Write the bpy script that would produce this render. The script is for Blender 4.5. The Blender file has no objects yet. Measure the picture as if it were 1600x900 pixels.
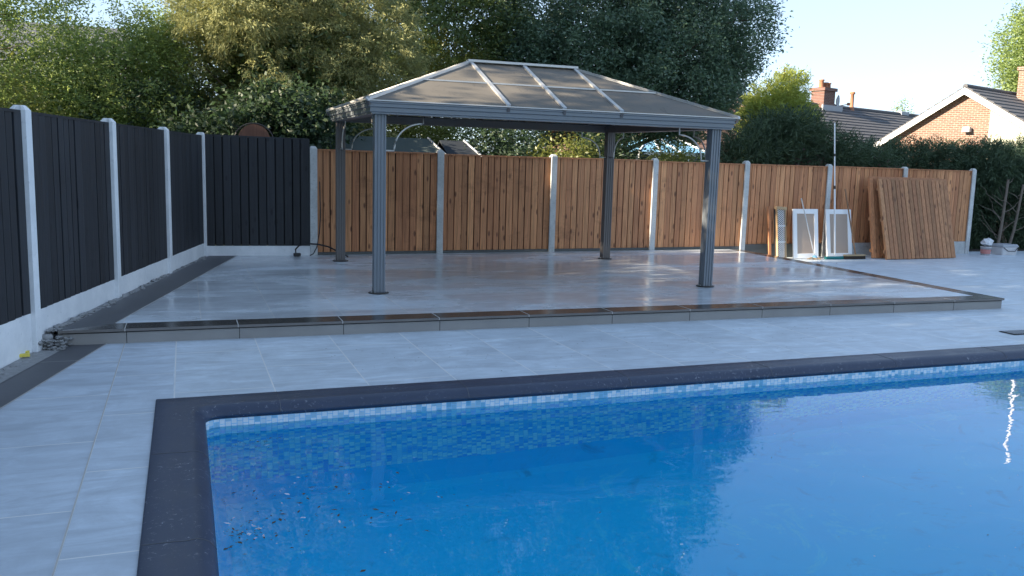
import bpy, math, random
import numpy as np
from mathutils import Vector, Matrix
R = math.radians
C = bpy.context.scene.collection
S = bpy.context.scene

# ------------------------------------------------------------------ camera, world, sun, exposure
cam_d = bpy.data.cameras.new("camera"); cam = bpy.data.objects.new("camera", cam_d); C.objects.link(cam)
S.camera = cam
cam_d.sensor_width = 36.0; cam_d.lens = 36.0 * 1355.94 / 1600.0
cam_d.clip_start = 0.05; cam_d.clip_end = 3000
r_ = Vector((0.93587971, -0.35124732, 0.02746795)); u_ = Vector((0.02346193, 0.13992316, 0.98988436)); f_ = Vector((0.35153763, 0.92576824, -0.13919218))
cam.matrix_world = Matrix(((r_.x, u_.x, -f_.x, 0), (r_.y, u_.y, -f_.y, 0), (r_.z, u_.z, -f_.z, 1.4956), (0, 0, 0, 1)))

SUN_AZ, SUN_EL = 266.0, 22.0          # azimuth clockwise from +Y, elevation
w = bpy.data.worlds.new("World"); S.world = w; w.use_nodes = True
nt = w.node_tree; nt.nodes.clear()
sky = nt.nodes.new("ShaderNodeTexSky"); sky.sky_type = 'NISHITA'; sky.sun_disc = False
sky.sun_elevation = R(SUN_EL); sky.sun_rotation = R(SUN_AZ)
sky.air_density = 0.8; sky.dust_density = 0.35; sky.ozone_density = 0.8; sky.altitude = 1800
bg = nt.nodes.new("ShaderNodeBackground"); bg.inputs[1].default_value = 0.15
ow = nt.nodes.new("ShaderNodeOutputWorld")
# compress the sky's range to lift the shade, then the camera's white balance
def wmul(a, col):
    x = nt.nodes.new("ShaderNodeMix"); x.data_type = 'RGBA'; x.blend_type = 'MULTIPLY'; x.inputs[0].default_value = 1.0; x.inputs[7].default_value = (*col, 1)
    nt.links.new(a, x.inputs[6]); return x.outputs[2]
gm = nt.nodes.new("ShaderNodeGamma"); gm.inputs[1].default_value = 0.42
nt.links.new(wmul(sky.outputs[0], (.25, .25, .25)), gm.inputs[0])
nt.links.new(wmul(gm.outputs[0], (.82, .925, 1.05)), bg.inputs[0]); nt.links.new(bg.outputs[0], ow.inputs[0])
sd = bpy.data.lights.new("sun", 'SUN'); sd.energy = 2.1; sd.angle = R(0.53); sd.color = (1.0, 0.86, 0.66)
so = bpy.data.objects.new("sun", sd); C.objects.link(so)
sdir = Vector((math.sin(R(SUN_AZ)) * math.cos(R(SUN_EL)), math.cos(R(SUN_AZ)) * math.cos(R(SUN_EL)), math.sin(R(SUN_EL))))
so.rotation_euler = sdir.to_track_quat('Z', 'Y').to_euler()
vs = S.view_settings
S.display_settings.display_device = 'sRGB'
vs.view_transform = 'Standard'; vs.look = 'None'; vs.exposure = 3.05; vs.gamma = 1.0; vs.use_curve_mapping = False
S.cycles.max_bounces = 8; S.cycles.transparent_max_bounces = 12; S.cycles.transmission_bounces = 8
S.cycles.diffuse_bounces = 4; S.cycles.glossy_bounces = 4
S.cycles.sample_clamp_indirect = 6.0
S.cycles.use_denoising = True

# ------------------------------------------------------------------ helpers
class MB:
    """collects polygons (with a tone value per vertex) into ONE mesh"""
    def __init__(s): s.v = []; s.f = []; s.t = []; s.m = []; s.sm = []
    def add(s, vs, fs, tone=0.5, mat=0, smooth=False):
        b = len(s.v); s.v += [tuple(p) for p in vs]; s.t += [tone] * len(vs)
        s.f += [tuple(b + i for i in f) for f in fs]; s.m += [mat] * len(fs); s.sm += [smooth] * len(fs)
        return s
    def hexa(s, p, tone=0.5, mat=0):      # 8 points: bottom 0-3 ccw, top 4-7
        return s.add(p, [(0, 3, 2, 1), (4, 5, 6, 7), (0, 1, 5, 4), (1, 2, 6, 5), (2, 3, 7, 6), (3, 0, 4, 7)], tone, mat)
    def box(s, x0, y0, z0, x1, y1, z1, tone=0.5, mat=0):
        return s.hexa([(x0, y0, z0), (x1, y0, z0), (x1, y1, z0), (x0, y1, z0), (x0, y0, z1), (x1, y0, z1), (x1, y1, z1), (x0, y1, z1)], tone, mat)
    def bar(s, a, b, w, h, up=(0, 0, 1), tone=0.5, mat=0):
        a = Vector(a); b = Vector(b); d = (b - a).normalized(); up = Vector(up)
        sx = d.cross(up)
        if sx.length < 1e-4: sx = d.cross(Vector((0, 1, 0)))
        sx.normalize(); uy = sx.cross(d).normalized(); sx = sx * w / 2; uy = uy * h / 2
        P = [a - sx - uy, a + sx - uy, a + sx + uy, a - sx + uy, b - sx - uy, b + sx - uy, b + sx + uy, b - sx + uy]
        return s.add(P, [(0, 1, 2, 3), (7, 6, 5, 4), (0, 4, 5, 1), (1, 5, 6, 2), (2, 6, 7, 3), (3, 7, 4, 0)], tone, mat)
    def tube(s, pts, rad, n=8, tone=0.5, mat=0, cap=True, smooth=True):
        pts = [Vector(p) for p in pts]; rs = rad if hasattr(rad, '__len__') else [rad] * len(pts)
        ref = Vector((0, 0, 1)); V = []; N = len(pts)
        for i, p in enumerate(pts):
            d = (pts[min(i + 1, N - 1)] - pts[max(i - 1, 0)]).normalized()
            a = d.cross(ref if abs(d.z) < .95 else Vector((1, 0, 0))).normalized(); b = d.cross(a)
            for k in range(n):
                t = 2 * math.pi * k / n; V.append(p + (a * math.cos(t) + b * math.sin(t)) * rs[i])
        F = [(i * n + k, i * n + (k + 1) % n, (i + 1) * n + (k + 1) % n, (i + 1) * n + k) for i in range(N - 1) for k in range(n)]
        s.add(V, F, tone, mat, smooth)
        if cap:
            s.add([V[k] for k in range(n)], [tuple(range(n))], tone, mat); s.add([V[(N - 1) * n + k] for k in range(n)], [tuple(range(n))], tone, mat)
        return s
    def lathe(s, c, prof, n=20, tone=0.5, mat=0, smooth=True):
        V = [(c[0] + r * math.cos(2 * math.pi * k / n), c[1] + r * math.sin(2 * math.pi * k / n), c[2] + z) for r, z in prof for k in range(n)]
        F = [(i * n + k, i * n + (k + 1) % n, (i + 1) * n + (k + 1) % n, (i + 1) * n + k) for i in range(len(prof) - 1) for k in range(n)]
        return s.add(V, F, tone, mat, smooth)
    def build(s, name, mats, parent=None, bevel=0):
        me = bpy.data.meshes.new(name)
        me.from_pydata(s.v, [], s.f)
        at = me.attributes.new('tone', 'FLOAT', 'POINT'); at.data.foreach_set('value', np.array(s.t, dtype=np.float32))
        if not isinstance(mats, (list, tuple)): mats = [mats]
        for m in mats: me.materials.append(m)
        me.polygons.foreach_set('material_index', np.array(s.m, dtype=np.int32))
        me.polygons.foreach_set('use_smooth', np.array(s.sm, dtype=bool))
        me.update(); o = bpy.data.objects.new(name, me); C.objects.link(o)
        if parent is not None: o.parent = parent
        if bevel:
            md = o.modifiers.new("bevel", 'BEVEL'); md.width = bevel; md.segments = 2; md.limit_method = 'ANGLE'; md.angle_limit = R(40)
        return o

def tag(o, label=None, cat=None, group=None, kind=None):
    if label: o['label'] = label
    if cat: o['category'] = cat
    if group: o['group'] = group
    if kind: o['kind'] = kind
    return o
def empty(name, loc, label, cat, group=None, rz=0):
    o = bpy.data.objects.new(name, None); o.empty_display_size = .2; C.objects.link(o)
    o.location = loc; o.rotation_euler = (0, 0, rz); return tag(o, label, cat, group)
def recenter(parent, objs):
    """objects were built in world coordinates: keep them there while parented to an Empty with a location"""
    inv = Matrix.Translation(parent.location).inverted()
    for o in objs:
        o.data.transform(inv)

# ------------------------------------------------------------------ materials
class NT:
    def __init__(s, name):
        s.m = bpy.data.materials.new(name); s.m.use_nodes = True; s.t = s.m.node_tree; s.t.nodes.clear()
        s.o = s.n('OutputMaterial')
    def n(s, typ, inp=None, **kw):
        x = s.t.nodes.new('ShaderNode' + typ)
        for k, v in kw.items(): setattr(x, k, v)
        for k, v in (inp or {}).items():
            if isinstance(v, bpy.types.NodeSocket): s.t.links.new(v, x.inputs[k])
            else: x.inputs[k].default_value = v
        return x
    def pos(s, typ='Object', scale=(1, 1, 1), rot=(0, 0, 0), loc=(0, 0, 0)):
        tc = s.n('TexCoord'); mp = s.n('Mapping', {'Vector': tc.outputs[typ], 'Scale': scale, 'Rotation': rot, 'Location': loc}); return mp.outputs[0]
    def noise(s, v, sc, det=4, rough=.55, dist=0): return s.n('TexNoise', {'Vector': v, 'Scale': sc, 'Detail': det, 'Roughness': rough, 'Distortion': dist}).outputs[0]
    def ramp(s, f, stops):
        x = s.n('ValToRGB', {'Fac': f}); e = x.color_ramp.elements
        while len(e) < len(stops): e.new(0.5)
        for i, (p, c) in enumerate(stops):
            e[i].position = p; e[i].color = (c, c, c, 1) if isinstance(c, (int, float)) else (*c, 1)
        return x.outputs[0]
    def mix(s, f, a, b, bt='MIX'):
        x = s.n('Mix', data_type='RGBA', blend_type=bt)
        for i, v in ((0, f), (6, a), (7, b)):
            if isinstance(v, bpy.types.NodeSocket): s.t.links.new(v, x.inputs[i])
            elif i == 0: x.inputs[0].default_value = v
            else: x.inputs[i].default_value = (*v, 1)
        return x.outputs[2]
    def math(s, op, a, b=0.0, clamp=False):
        x = s.n('Math', operation=op, use_clamp=clamp)
        for i, v in ((0, a), (1, b)):
            if isinstance(v, bpy.types.NodeSocket): s.t.links.new(v, x.inputs[i])
            else: x.inputs[i].default_value = v
        return x.outputs[0]
    def tone(s): return s.n('Attribute', attribute_name='tone').outputs['Fac']
    def bump(s, h, st=.3, d=.01): return s.n('Bump', {'Height': h, 'Strength': st, 'Distance': d}).outputs[0]
    def bsdf(s, **kw):
        b = s.n('BsdfPrincipled', {k.replace('_', ' '): (v if not (isinstance(v, tuple) and len(v) == 3) else (*v, 1)) for k, v in kw.items()})
        return b
    def out(s, b): s.t.links.new(b.outputs[0], s.o.inputs[0]); return s.m

def simple(name, col, rough=.5, metal=0, var=.15, sc=6, bump=0):
    t = NT(name); p = t.pos(); nz = t.noise(p, sc, 5)
    c = t.mix(nz, tuple(x * (1 - var) for x in col), tuple(min(1, x * (1 + var)) for x in col))
    b = t.bsdf(Base_Color=c, Roughness=t.math('ADD', t.math('MULTIPLY', nz, .15), rough - .07), Metallic=float(metal))
    if bump: t.t.links.new(t.bump(t.noise(p, sc * 8, 4), bump, .004), b.inputs['Normal'])
    return t.out(b)

M = {}
def wood(name, base, dark, red=None, rough=.75, knots=True, kscale=1.0):
    """upright boards: tone per board, grain along Z, knots, rows of nails, damp stains"""
    t = NT(name); tn = t.tone()
    tc = t.n('TexCoord').outputs['Object']
    off = t.n('CombineXYZ', {'X': t.math('MULTIPLY', tn, 37.0), 'Y': t.math('MULTIPLY', tn, 11.0), 'Z': t.math('MULTIPLY', tn, 23.0)}).outputs[0]
    v = t.n('VectorMath', {0: tc, 1: off}, operation='ADD').outputs[0]
    vg = t.n('Mapping', {'Vector': v, 'Scale': (30, 30, 1.3)}).outputs[0]
    grain = t.noise(vg, 1.6, 6, .6, .6)
    col = t.mix(tn, tuple(x * .62 for x in base), tuple(min(1, x * 1.22) for x in base))
    if red:
        hue = t.math('FRACT', t.math('MULTIPLY', tn, 7.31))
        col = t.mix(t.math('MULTIPLY', hue, .7), col, red)
    col = t.mix(t.ramp(grain, [(.38, 0), (.68, 1)]), col, t.mix(.5, col, dark))
    if knots:
        vk = t.n('Mapping', {'Vector': v, 'Scale': (11 * kscale, 11 * kscale, 4.2 * kscale)}).outputs[0]
        vo = t.n('TexVoronoi', {'Vector': vk, 'Scale': 1.0, 'Randomness': 1.0})
        kn = t.ramp(vo.outputs['Distance'], [(.12, 1), (.24, 0)])
        sel = t.ramp(t.n('SeparateColor', {'Color': vo.outputs['Color']}).outputs[0], [(.44, 0), (.48, 1)])
        col = t.mix(t.math('MULTIPLY', t.math('MULTIPLY', kn, sel), .85), col, dark)
        st = t.ramp(t.noise(t.n('Mapping', {'Vector': tc, 'Scale': (1.6, 1.6, 2.4)}).outputs[0], 1.3, 5, .7), [(.56, 0), (.74, 1)])
        col = t.mix(t.math('MULTIPLY', st, .45), col, dark)
    b = t.bsdf(Base_Color=col, Roughness=rough, Normal=t.bump(grain, .5, .004))
    return t.out(b)
M['wood'] = wood('treated_board', (.74, .35, .16), (.12, .044, .022), red=(.58, .235, .11))
M['wood_new'] = wood('stacked_board', (.56, .28, .135), (.12, .048, .026), red=(.44, .185, .09), kscale=.9)
M['black'] = wood('black_stained_board', (.030, .033, .040), (.008, .009, .012), rough=.6, knots=True)
M['wood_pole'] = wood('handle_wood', (.34, .2, .11), (.15, .08, .05), knots=False)

M['lap'] = simple('damp_board_lap', (.045, .022, .013), .9, 0, .3, 9); M['lap_black'] = simple('unlit_stain_lap', (.004, .004, .005), .9, 0, .2, 9)  # near-black backing colours paint the shadow lines between boards
t = NT('concrete_post'); p = t.pos(); n1 = t.noise(p, 3, 6, .7); n2 = t.noise(p, 40, 4, .7)
c = t.mix(t.ramp(n1, [(.35, 0), (.7, 1)]), (.46, .47, .46), (.68, .69, .68)); c = t.mix(t.ramp(n2, [(.55, 0), (.72, .6)]), c, (.2, .2, .19))
M['concrete'] = t.out(t.bsdf(Base_Color=c, Roughness=.85, Normal=t.bump(n2, .4, .006)))
t = NT('pale_concrete'); p = t.pos(); n1 = t.noise(p, 2.2, 6, .7); n2 = t.noise(p, 25, 5, .7)
c = t.mix(t.ramp(n1, [(.4, 0), (.65, 1)]), (.74, .76, .78), (.88, .89, .90)); c = t.mix(t.ramp(n2, [(.6, 0), (.75, .5)]), c, (.42, .42, .42))
M['pale_concrete'] = t.out(t.bsdf(Base_Color=c, Roughness=.8, Normal=t.bump(n2, .3, .005)))
M['gravel_dark'] = simple('damp_gravel_board', (.11, .115, .11), .8, var=.4, sc=4, bump=.3)
M['mortar'] = simple('cement_crumbs', (.30, .30, .30), .95, var=.35, sc=30, bump=.6)
M['soil'] = simple('soil', (.06, .05, .04), .95, var=.4, sc=5, bump=.5)

def paving(name, pitch, length, ox, oy, wet, base=(.37, .40, .435), joint=(.80, .80, .78)):
    """porcelain slabs: columns along Y, staggered joints; streaks and scuffs in the glaze"""
    t = NT(name); tc = t.n('TexCoord').outputs['Object']
    sp = t.n('SeparateXYZ', {'Vector': tc})
    v = t.n('CombineXYZ', {'X': t.math('SUBTRACT', sp.outputs[1], oy), 'Y': t.math('SUBTRACT', sp.outputs[0], ox)}).outputs[0]
    br = t.n('TexBrick', {'Vector': v, 'Color1': (0, 0, 0, 1), 'Color2': (1, 1, 1, 1), 'Mortar': (.5, .5, .5, 1), 'Scale': 1.0, 'Mortar Size': .0048, 'Mortar Smooth': .1, 'Bias': 0.0, 'Brick Width': length, 'Row Height': pitch}, offset=.5, squash=1.0)
    slab = t.n('SeparateColor', {'Color': br.outputs[0]}).outputs[0]
    sh = t.n('CombineXYZ', {'X': t.math('MULTIPLY', slab, 9.0), 'Y': t.math('MULTIPLY', slab, 5.0)}).outputs[0]
    tv = t.n('VectorMath', {0: tc, 1: sh}, operation='ADD').outputs[0]
    m1 = t.n('Mapping', {'Vector': tv, 'Scale': (1.3, 4.5, 1), 'Rotation': (0, 0, .25)}).outputs[0]
    streak = t.noise(m1, 1.6, 8, .66, .9)
    blot = t.noise(tc, .55, 5, .6)
    m2 = t.n('Mapping', {'Vector': tc, 'Scale': (9, 30, 1), 'Rotation': (0, 0, -.5)}).outputs[0]
    scuff = t.ramp(t.noise(m2, 1.0, 6, .75, 1.5), [(.60, 0), (.74, 1)])
    c = t.mix(t.ramp(streak, [(.32, 0), (.68, 1)]), tuple(x * .76 for x in base), tuple(x * 1.20 for x in base))
    c = t.mix(t.math('MULTIPLY', t.ramp(blot, [(.35, 0), (.7, 1)]), .35), c, tuple(x * q for x, q in zip(base, (.78, .79, .80))))
    mot = t.noise(tv, 2.6, 9, .72, .8)
    c = t.mix(t.math('MULTIPLY', t.ramp(mot, [(.44, 0), (.62, 1)]), .42), c, tuple(x * .66 for x in base))
    c = t.mix(t.math('MULTIPLY', slab, .26), c, tuple(x * .72 for x in base))
    c = t.mix(t.math('MULTIPLY', scuff, .38), c, (.75, .80, .84))
    jn = t.noise(tc, 1.4, 3); jf = t.math('MULTIPLY', br.outputs['Fac'], t.ramp(jn, [(.3, .55), (.6, 1.0)]))
    c = t.mix(jf, c, joint)
    if wet:
        wv = t.ramp(t.noise(t.n('Mapping', {'Vector': tc, 'Scale': (.5, 1.2, 1)}).outputs[0], .9, 6, .62, .5), [(.36, 0), (.60, 1)])
        c = t.mix(t.math('MULTIPLY', wv, .42), c, tuple(x * .5 for x in (base[0] * 1.15, base[1], base[2] * .9)))
        ro = t.math('ADD', t.math('MULTIPLY', t.math('SUBTRACT', 1.0, wv), .22), t.math('ADD', .075, t.math('MULTIPLY', streak, .12)))
        spec = .6
    else:
        ro = t.math('ADD', .34, t.math('MULTIPLY', streak, .22)); spec = .5
    h = t.math('SUBTRACT', t.math('MULTIPLY', streak, .25), t.math('MULTIPLY', br.outputs['Fac'], 1.0))
    b = t.bsdf(Base_Color=c, Roughness=ro, Normal=t.bump(h, .25 if wet else .35, .003)); b.inputs['Specular IOR Level'].default_value = spec
    return t.out(b)
M['terrace'] = paving('terrace_slabs', .605, 1.21, .115, 9.65, True, base=(.70, .77, .83))
M['deck'] = paving('deck_slabs', .615, 1.2, -.085, 5.2, False, base=(.63, .71, .78))
M['deck2'] = paving('deck_slabs_side', .61, .97, -.47, 5.86, False, base=(.59, .67, .75))

t = NT('dark_slab'); p = t.pos(); n1 = t.noise(p, 3.5, 6, .65, .6); n2 = t.noise(t.pos(scale=(8, 8, 8)), 2, 7, .8, 1.0)
c = t.mix(n1, (.045, .052, .065), (.08, .088, .105)); c = t.mix(t.ramp(n2, [(.62, 0), (.74, .55)]), c, (.40, .42, .45))
M['dark'] = t.out(t.bsdf(Base_Color=c, Roughness=t.math('ADD', .22, t.math('MULTIPLY', n1, .25)), Normal=t.bump(n1, .25, .004)))
t = NT('wet_dark_slab'); p = t.pos(); n1 = t.noise(p, 3.5, 6, .65, .6)
c = t.mix(n1, (.030, .030, .032), (.085, .078, .072))
M['darkwet'] = t.out(t.bsdf(Base_Color=c, Roughness=t.math('ADD', .10, t.math('MULTIPLY', n1, .2)), Normal=t.bump(n1, .2, .003)))
M['side_slab'] = simple('side_slab', (.115, .118, .128), .55, var=.3, sc=4, bump=.3)
M['riser'] = simple('riser_tile', (.30, .285, .27), .5, var=.22, sc=3, bump=.2)
M['nose'] = simple('nose_tile_edge', (.17, .155, .145), .45, var=.25, sc=6, bump=.2)
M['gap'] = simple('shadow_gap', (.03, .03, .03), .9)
M['grout'] = simple('pale_grout', (.55, .53, .50), .85, var=.2, sc=30)
# coping: weathered dark render with lime specks
t = NT('coping_stone'); p = t.pos(); n1 = t.noise(p, 2.5, 6, .65, .6); n2 = t.noise(t.pos(scale=(30, 30, 30)), 1.2, 7, .78, .6); n3 = t.noise(p, 1.8, 3)
c = t.mix(n1, (.022, .033, .064), (.048, .066, .115))
sp_ = t.math('MULTIPLY', t.ramp(n2, [(.58, 0), (.66, 1)]), t.ramp(n3, [(.42, .10), (.66, .9)]))
c = t.mix(sp_, c, (.45, .47, .52))
M['coping'] = t.out(t.bsdf(Base_Color=c, Roughness=t.math('ADD', .30, t.math('MULTIPLY', n1, .3)), Normal=t.bump(n2, .25, .002)))

def mosaic(name, cols, axis):
    """printed mosaic liner on a wall; axis = which object axis runs along the wall"""
    t = NT(name); sp = t.n('SeparateXYZ', {'Vector': t.n('TexCoord').outputs['Object']})
    v = t.n('CombineXYZ', {'X': sp.outputs[2], 'Y': sp.outputs[axis]}).outputs[0]
    br = t.n('TexBrick', {'Vector': v, 'Color1': (0, 0, 0, 1), 'Color2': (1, 1, 1, 1), 'Mortar': (.5, .5, .5, 1), 'Scale': 1.0, 'Mortar Size': .0022, 'Mortar Smooth': .2, 'Bias': 0.0, 'Brick Width': .034, 'Row Height': .034}, offset=.5)
    f = t.n('SeparateColor', {'Color': br.outputs[0]}).outputs[0]
    c = t.ramp(f, cols); c = t.mix(br.outputs['Fac'], c, (.34, .66, .90))
    return t.out(t.bsdf(Base_Color=c, Roughness=.3))
mc = [(.0, (.05, .45, .95)), (.3, (.16, .62, .99)), (.6, (.50, .80, 1.0)), (.85, (.90, .93, 1.0)), (1.0, (1.0, .97, 1.0))]
mw = [(.0, (.20, .50, .70)), (.22, (.45, .68, .80)), (.40, (.80, .88, .92)), (1.0, (.97, .98, .98))]
M['mosaic_x'] = mosaic('mosaic_long', mc, 0); M['mosaic_y'] = mosaic('mosaic_side', mc, 1); M['tileline_x'] = mosaic('waterline_mosaic', mw, 0); M['tileline_y'] = mosaic('waterline_mosaic_side', mw, 1)
t = NT('pool_liner'); p = t.pos(); n1 = t.noise(p, .8, 6, .6, .5); n2 = t.noise(p, 2.2, 7, .72, 1.4)
c = t.mix(n1, (.004, .55, .98), (.02, .67, .99)); c = t.mix(t.ramp(n2, [(.57, 0), (.72, .85)]), c, (.25, .80, .98)); c = t.mix(t.ramp(n2, [(.26, .7), (.42, 0)]), c, (.02, .26, .50))
M['liner'] = t.out(t.bsdf(Base_Color=c, Roughness=.6))
# water: one refracting surface
t = NT('pool_water'); p = t.pos()
w1 = t.noise(t.pos(scale=(1.0, 1.6, 1)), 2.1, 3, .5, .3); w2 = t.noise(p, 9.0, 3, .55)
hgt = t.math('ADD', t.math('MULTIPLY', w1, 1.0), t.math('MULTIPLY', w2, .10))
gl = t.bsdf(Base_Color=(.27, .965, 1.0), Roughness=0.0, IOR=1.333, Normal=t.bump(hgt, .22, .012)); gl.inputs['Transmission Weight'].default_value = 1.0; gl.inputs['Specular IOR Level'].default_value = .34
M['water'] = t.out(gl)

# gazebo
M['gz'] = simple('grey_powder_coat', (.19, .21, .235), .36, .25, .08, 3)
M['gz_light'] = simple('pale_aluminium_bar', (.58, .57, .56), .35, .5, .1, 5)
M['gz_brown'] = simple('taupe_metal', (.15, .135, .13), .42, .2, .1, 4)
M['gz_bracket'] = simple('bracket_metal', (.62, .59, .54), .4, .3, .08, 4)
M['gz_dark'] = simple('dark_flange', (.05, .045, .042), .5, .2, .2, 8)
t = NT('roof_sheet'); p = t.pos(); n1 = t.noise(p, 1.5, 6, .6); n2 = t.noise(t.pos(scale=(30, 30, 30)), 2, 4, .7)
wv = t.noise(t.pos(scale=(1, 1, 1)), 2.3, 2, .5, .8)
ring = t.math('ABSOLUTE', t.math('SUBTRACT', t.math('FRACT', t.math('MULTIPLY', wv, 6.0)), .5))
ring = t.ramp(ring, [(.0, 1), (.045, 0)])
c = t.mix(n1, (.125, .112, .095), (.19, .172, .148)); c = t.mix(t.math('MULTIPLY', ring, .55), c, (.075, .068, .06)); c = t.mix(t.ramp(n2, [(.68, 0), (.74, .5)]), c, (.4, .38, .34))
rs_ = t.bsdf(Base_Color=c, Roughness=t.math('ADD', .42, t.math('MULTIPLY', n1, .2))); rs_.inputs['Specular IOR Level'].default_value = .12
M['roof_sheet'] = t.out(rs_)
# houses
def bricks(name, c1, c2, mortar, axis_u):
    t = NT(name); tc = t.n('TexCoord').outputs['Object']; sp = t.n('SeparateXYZ', {'Vector': tc})
    v = t.n('CombineXYZ', {'X': sp.outputs[axis_u], 'Y': sp.outputs[2]}).outputs[0]
    br = t.n('TexBrick', {'Vector': v, 'Color1': (*c1, 1), 'Color2': (*c2, 1), 'Mortar': (*mortar, 1), 'Scale': 1.0, 'Mortar Size': .010, 'Mortar Smooth': .1, 'Brick Width': .225, 'Row Height': .075}, offset=.5)
    n1 = t.noise(tc, 6, 5, .7); c = t.mix(t.ramp(n1, [(.4, 0), (.75, .5)]), br.outputs[0], tuple(x * .55 for x in c1))
    return t.out(t.bsdf(Base_Color=c, Roughness=.9, Normal=t.bump(br.outputs['Fac'], -.4, .01)))
M['brick'] = bricks('orange_brick', (.22, .115, .08), (.16, .08, .06), (.32, .29, .25), 1)
M['brick_x'] = bricks('red_brick', (.17, .075, .055), (.12, .055, .045), (.22, .19, .17), 0)
M['brick_y'] = bricks('red_brick_side', (.27, .10, .06), (.19, .07, .05), (.30, .26, .22), 1)
def rooftile(name, c, step=.32):
    t = NT(name); tc = t.n('TexCoord').outputs['Object']; sp = t.n('SeparateXYZ', {'Vector': tc})
    n1 = t.noise(tc, 3, 6, .65); n2 = t.noise(t.n('Mapping', {'Vector': tc, 'Scale': (3.2, 1, 1)}).outputs[0], 2.0, 3)
    col = t.mix(n1, tuple(x * .65 for x in c), tuple(x * 1.5 for x in c)); col = t.mix(t.ramp(n2, [(.5, 0), (.7, .4)]), col, tuple(x * .5 for x in c))
    return t.out(t.bsdf(Base_Color=col, Roughness=.8, Normal=t.bump(n1, .4, .01)))
M['rooftile'] = rooftile('concrete_roof_tile', (.085, .085, .092)); M['roofgrey'] = rooftile('slate_roof', (.11, .115, .13)); M['roofbrown'] = rooftile('brown_roof_tile', (.15, .09, .07))
M['white'] = simple('white_paint', (.86, .86, .86), .45, 0, .06, 3)
M['render'] = simple('cream_render', (.42, .41, .33), .9, 0, .06, 2, .2)
M['lead'] = simple('lead_flashing', (.34, .36, .39), .6, .1, .15, 5)
M['clay'] = simple('clay_pot', (.34, .16, .09), .8, 0, .2, 8)
M['blueglass'] = simple('blue_conservatory_sheet', (.18, .42, .62), .2, 0, .08, 3)
M['window'] = simple('window_pane', (.04, .05, .06), .08, 0, .2, 3)
M['felt'] = simple('green_roof_felt', (.045, .060, .056), .85, 0, .15, 4, .3)
M['felt2'] = simple('charcoal_roof_felt', (.018, .024, .033), .85, 0, .15, 4, .3)
M['shedwall'] = simple('shed_boarding', (.10, .07, .045), .8, 0, .25, 5, .3)
M['bark'] = simple('bark', (.10, .075, .055), .9, 0, .35, 7, .7)
M['bark_pale'] = simple('bare_bark', (.16, .13, .105), .85, 0, .3, 9, .5)
M['grass'] = simple('rough_grass', (.06, .085, .03), .95, 0, .4, 1.2, .5)
M['dish'] = simple('dish_grey', (.38, .40, .42), .5, 0, .1, 5)
M['blk'] = simple('black_rubber', (.012, .012, .013), .45, 0, .2, 20)
M['yellow'] = simple('yellow_plastic', (.75, .62, .10), .45, 0, .12, 20)
M['foil'] = simple('crumpled_white_film', (.70, .71, .73), .35, 0, .2, 25, .6)
M['clearbox'] = simple('milky_plastic', (.62, .60, .60), .3, 0, .12, 12)
M['pink'] = simple('pink_band', (.55, .22, .20), .5, 0, .2, 12)
M['panelboard'] = simple('grey_brown_board', (.44, .335, .265), .6, 0, .08, 2)
M['cardboard'] = simple('cardboard', (.44, .31, .18), .85, 0, .15, 8)
M['greenbr'] = simple('teal_bristles', (.02, .20, .20), .7, 0, .3, 30)
M['bristle'] = simple('dark_bristles', (.05, .035, .025), .9, 0, .3, 60, .5)
M['steel'] = simple('pale_steel', (.55, .56, .57), .4, .3, .08, 5)
M['reel'] = wood('reel_board', (.20, .09, .055), (.07, .035, .025), knots=False)
M['leaflitter'] = simple('dead_leaf', (.075, .06, .025), .8, 0, .5, 60)

def leafmat(name, dark, light, trans=.35, rough=.5):
    t = NT(name); tn = t.tone(); c = t.mix(tn, dark, light)
    b = t.bsdf(Base_Color=c, Roughness=rough); b.inputs['Specular IOR Level'].default_value = .6
    tr = t.n('BsdfTranslucent', {'Color': t.mix(.5, c, tuple(min(1, x * 1.5) for x in light))})
    mx = t.n('MixShader', {0: trans, 1: b.outputs[0], 2: tr.outputs[0]})
    return t.out(mx)
M['l_airy'] = leafmat('airy_leaf', (.075, .14, .06), (.36, .44, .13), .45)
M['l_gold'] = leafmat('conifer_spray', (.07, .115, .055), (.48, .46, .19), .38, .7)
M['l_dark'] = leafmat('dark_leaf', (.06, .11, .06), (.22, .29, .10), .38, .35)
M['l_holm'] = leafmat('evergreen_leaf', (.06, .12, .10), (.19, .28, .17), .35, .35)
M['l_ivy'] = leafmat('laurel_leaf', (.016, .036, .022), (.055, .095, .036), .35, .55)
M['l_lime'] = leafmat('lime_conifer_spray', (.14, .20, .04), (.46, .50, .10), .35, .6)
M['l_hedge'] = leafmat('hedge_spray', (.026, .055, .034), (.085, .135, .06), .15, .7)
M['l_shrub'] = leafmat('shrub_leaf', (.06, .09, .02), (.24, .25, .06), .45, .45)
M['l_red'] = leafmat('purple_leaf', (.06, .02, .03), (.16, .06, .07), .3)

# ------------------------------------------------------------------ the ground
def sheet(name, polys, mats, kind='structure'):
    m = MB()
    for pts, mi in polys: m.add(pts, [tuple(range(len(pts)))], .5, mi)
    return tag(m.build(name, mats), kind=kind)
# open ground round the plot reaching the horizon, with a hole where the paved plot and the pool lie
def ring_ground():
    zs = -.16
    o = [(-1500, -1500), (1500, -1500), (1500, 1500), (-1500, 1500)]; i = [(-7, -5), (20, -5), (20, 15.2), (-7, 15.2)]
    m = MB(); V = [(x, y, zs) for x, y in o + i]
    m.add(V, [(0, 1, 5, 4), (1, 2, 6, 5), (2, 3, 7, 6), (3, 0, 4, 7)])
    return tag(m.build('ground', M['grass']), kind='structure')
ring_ground()
def dz(x, y): return -.010 * max(0.0, y - 8.0)
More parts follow.
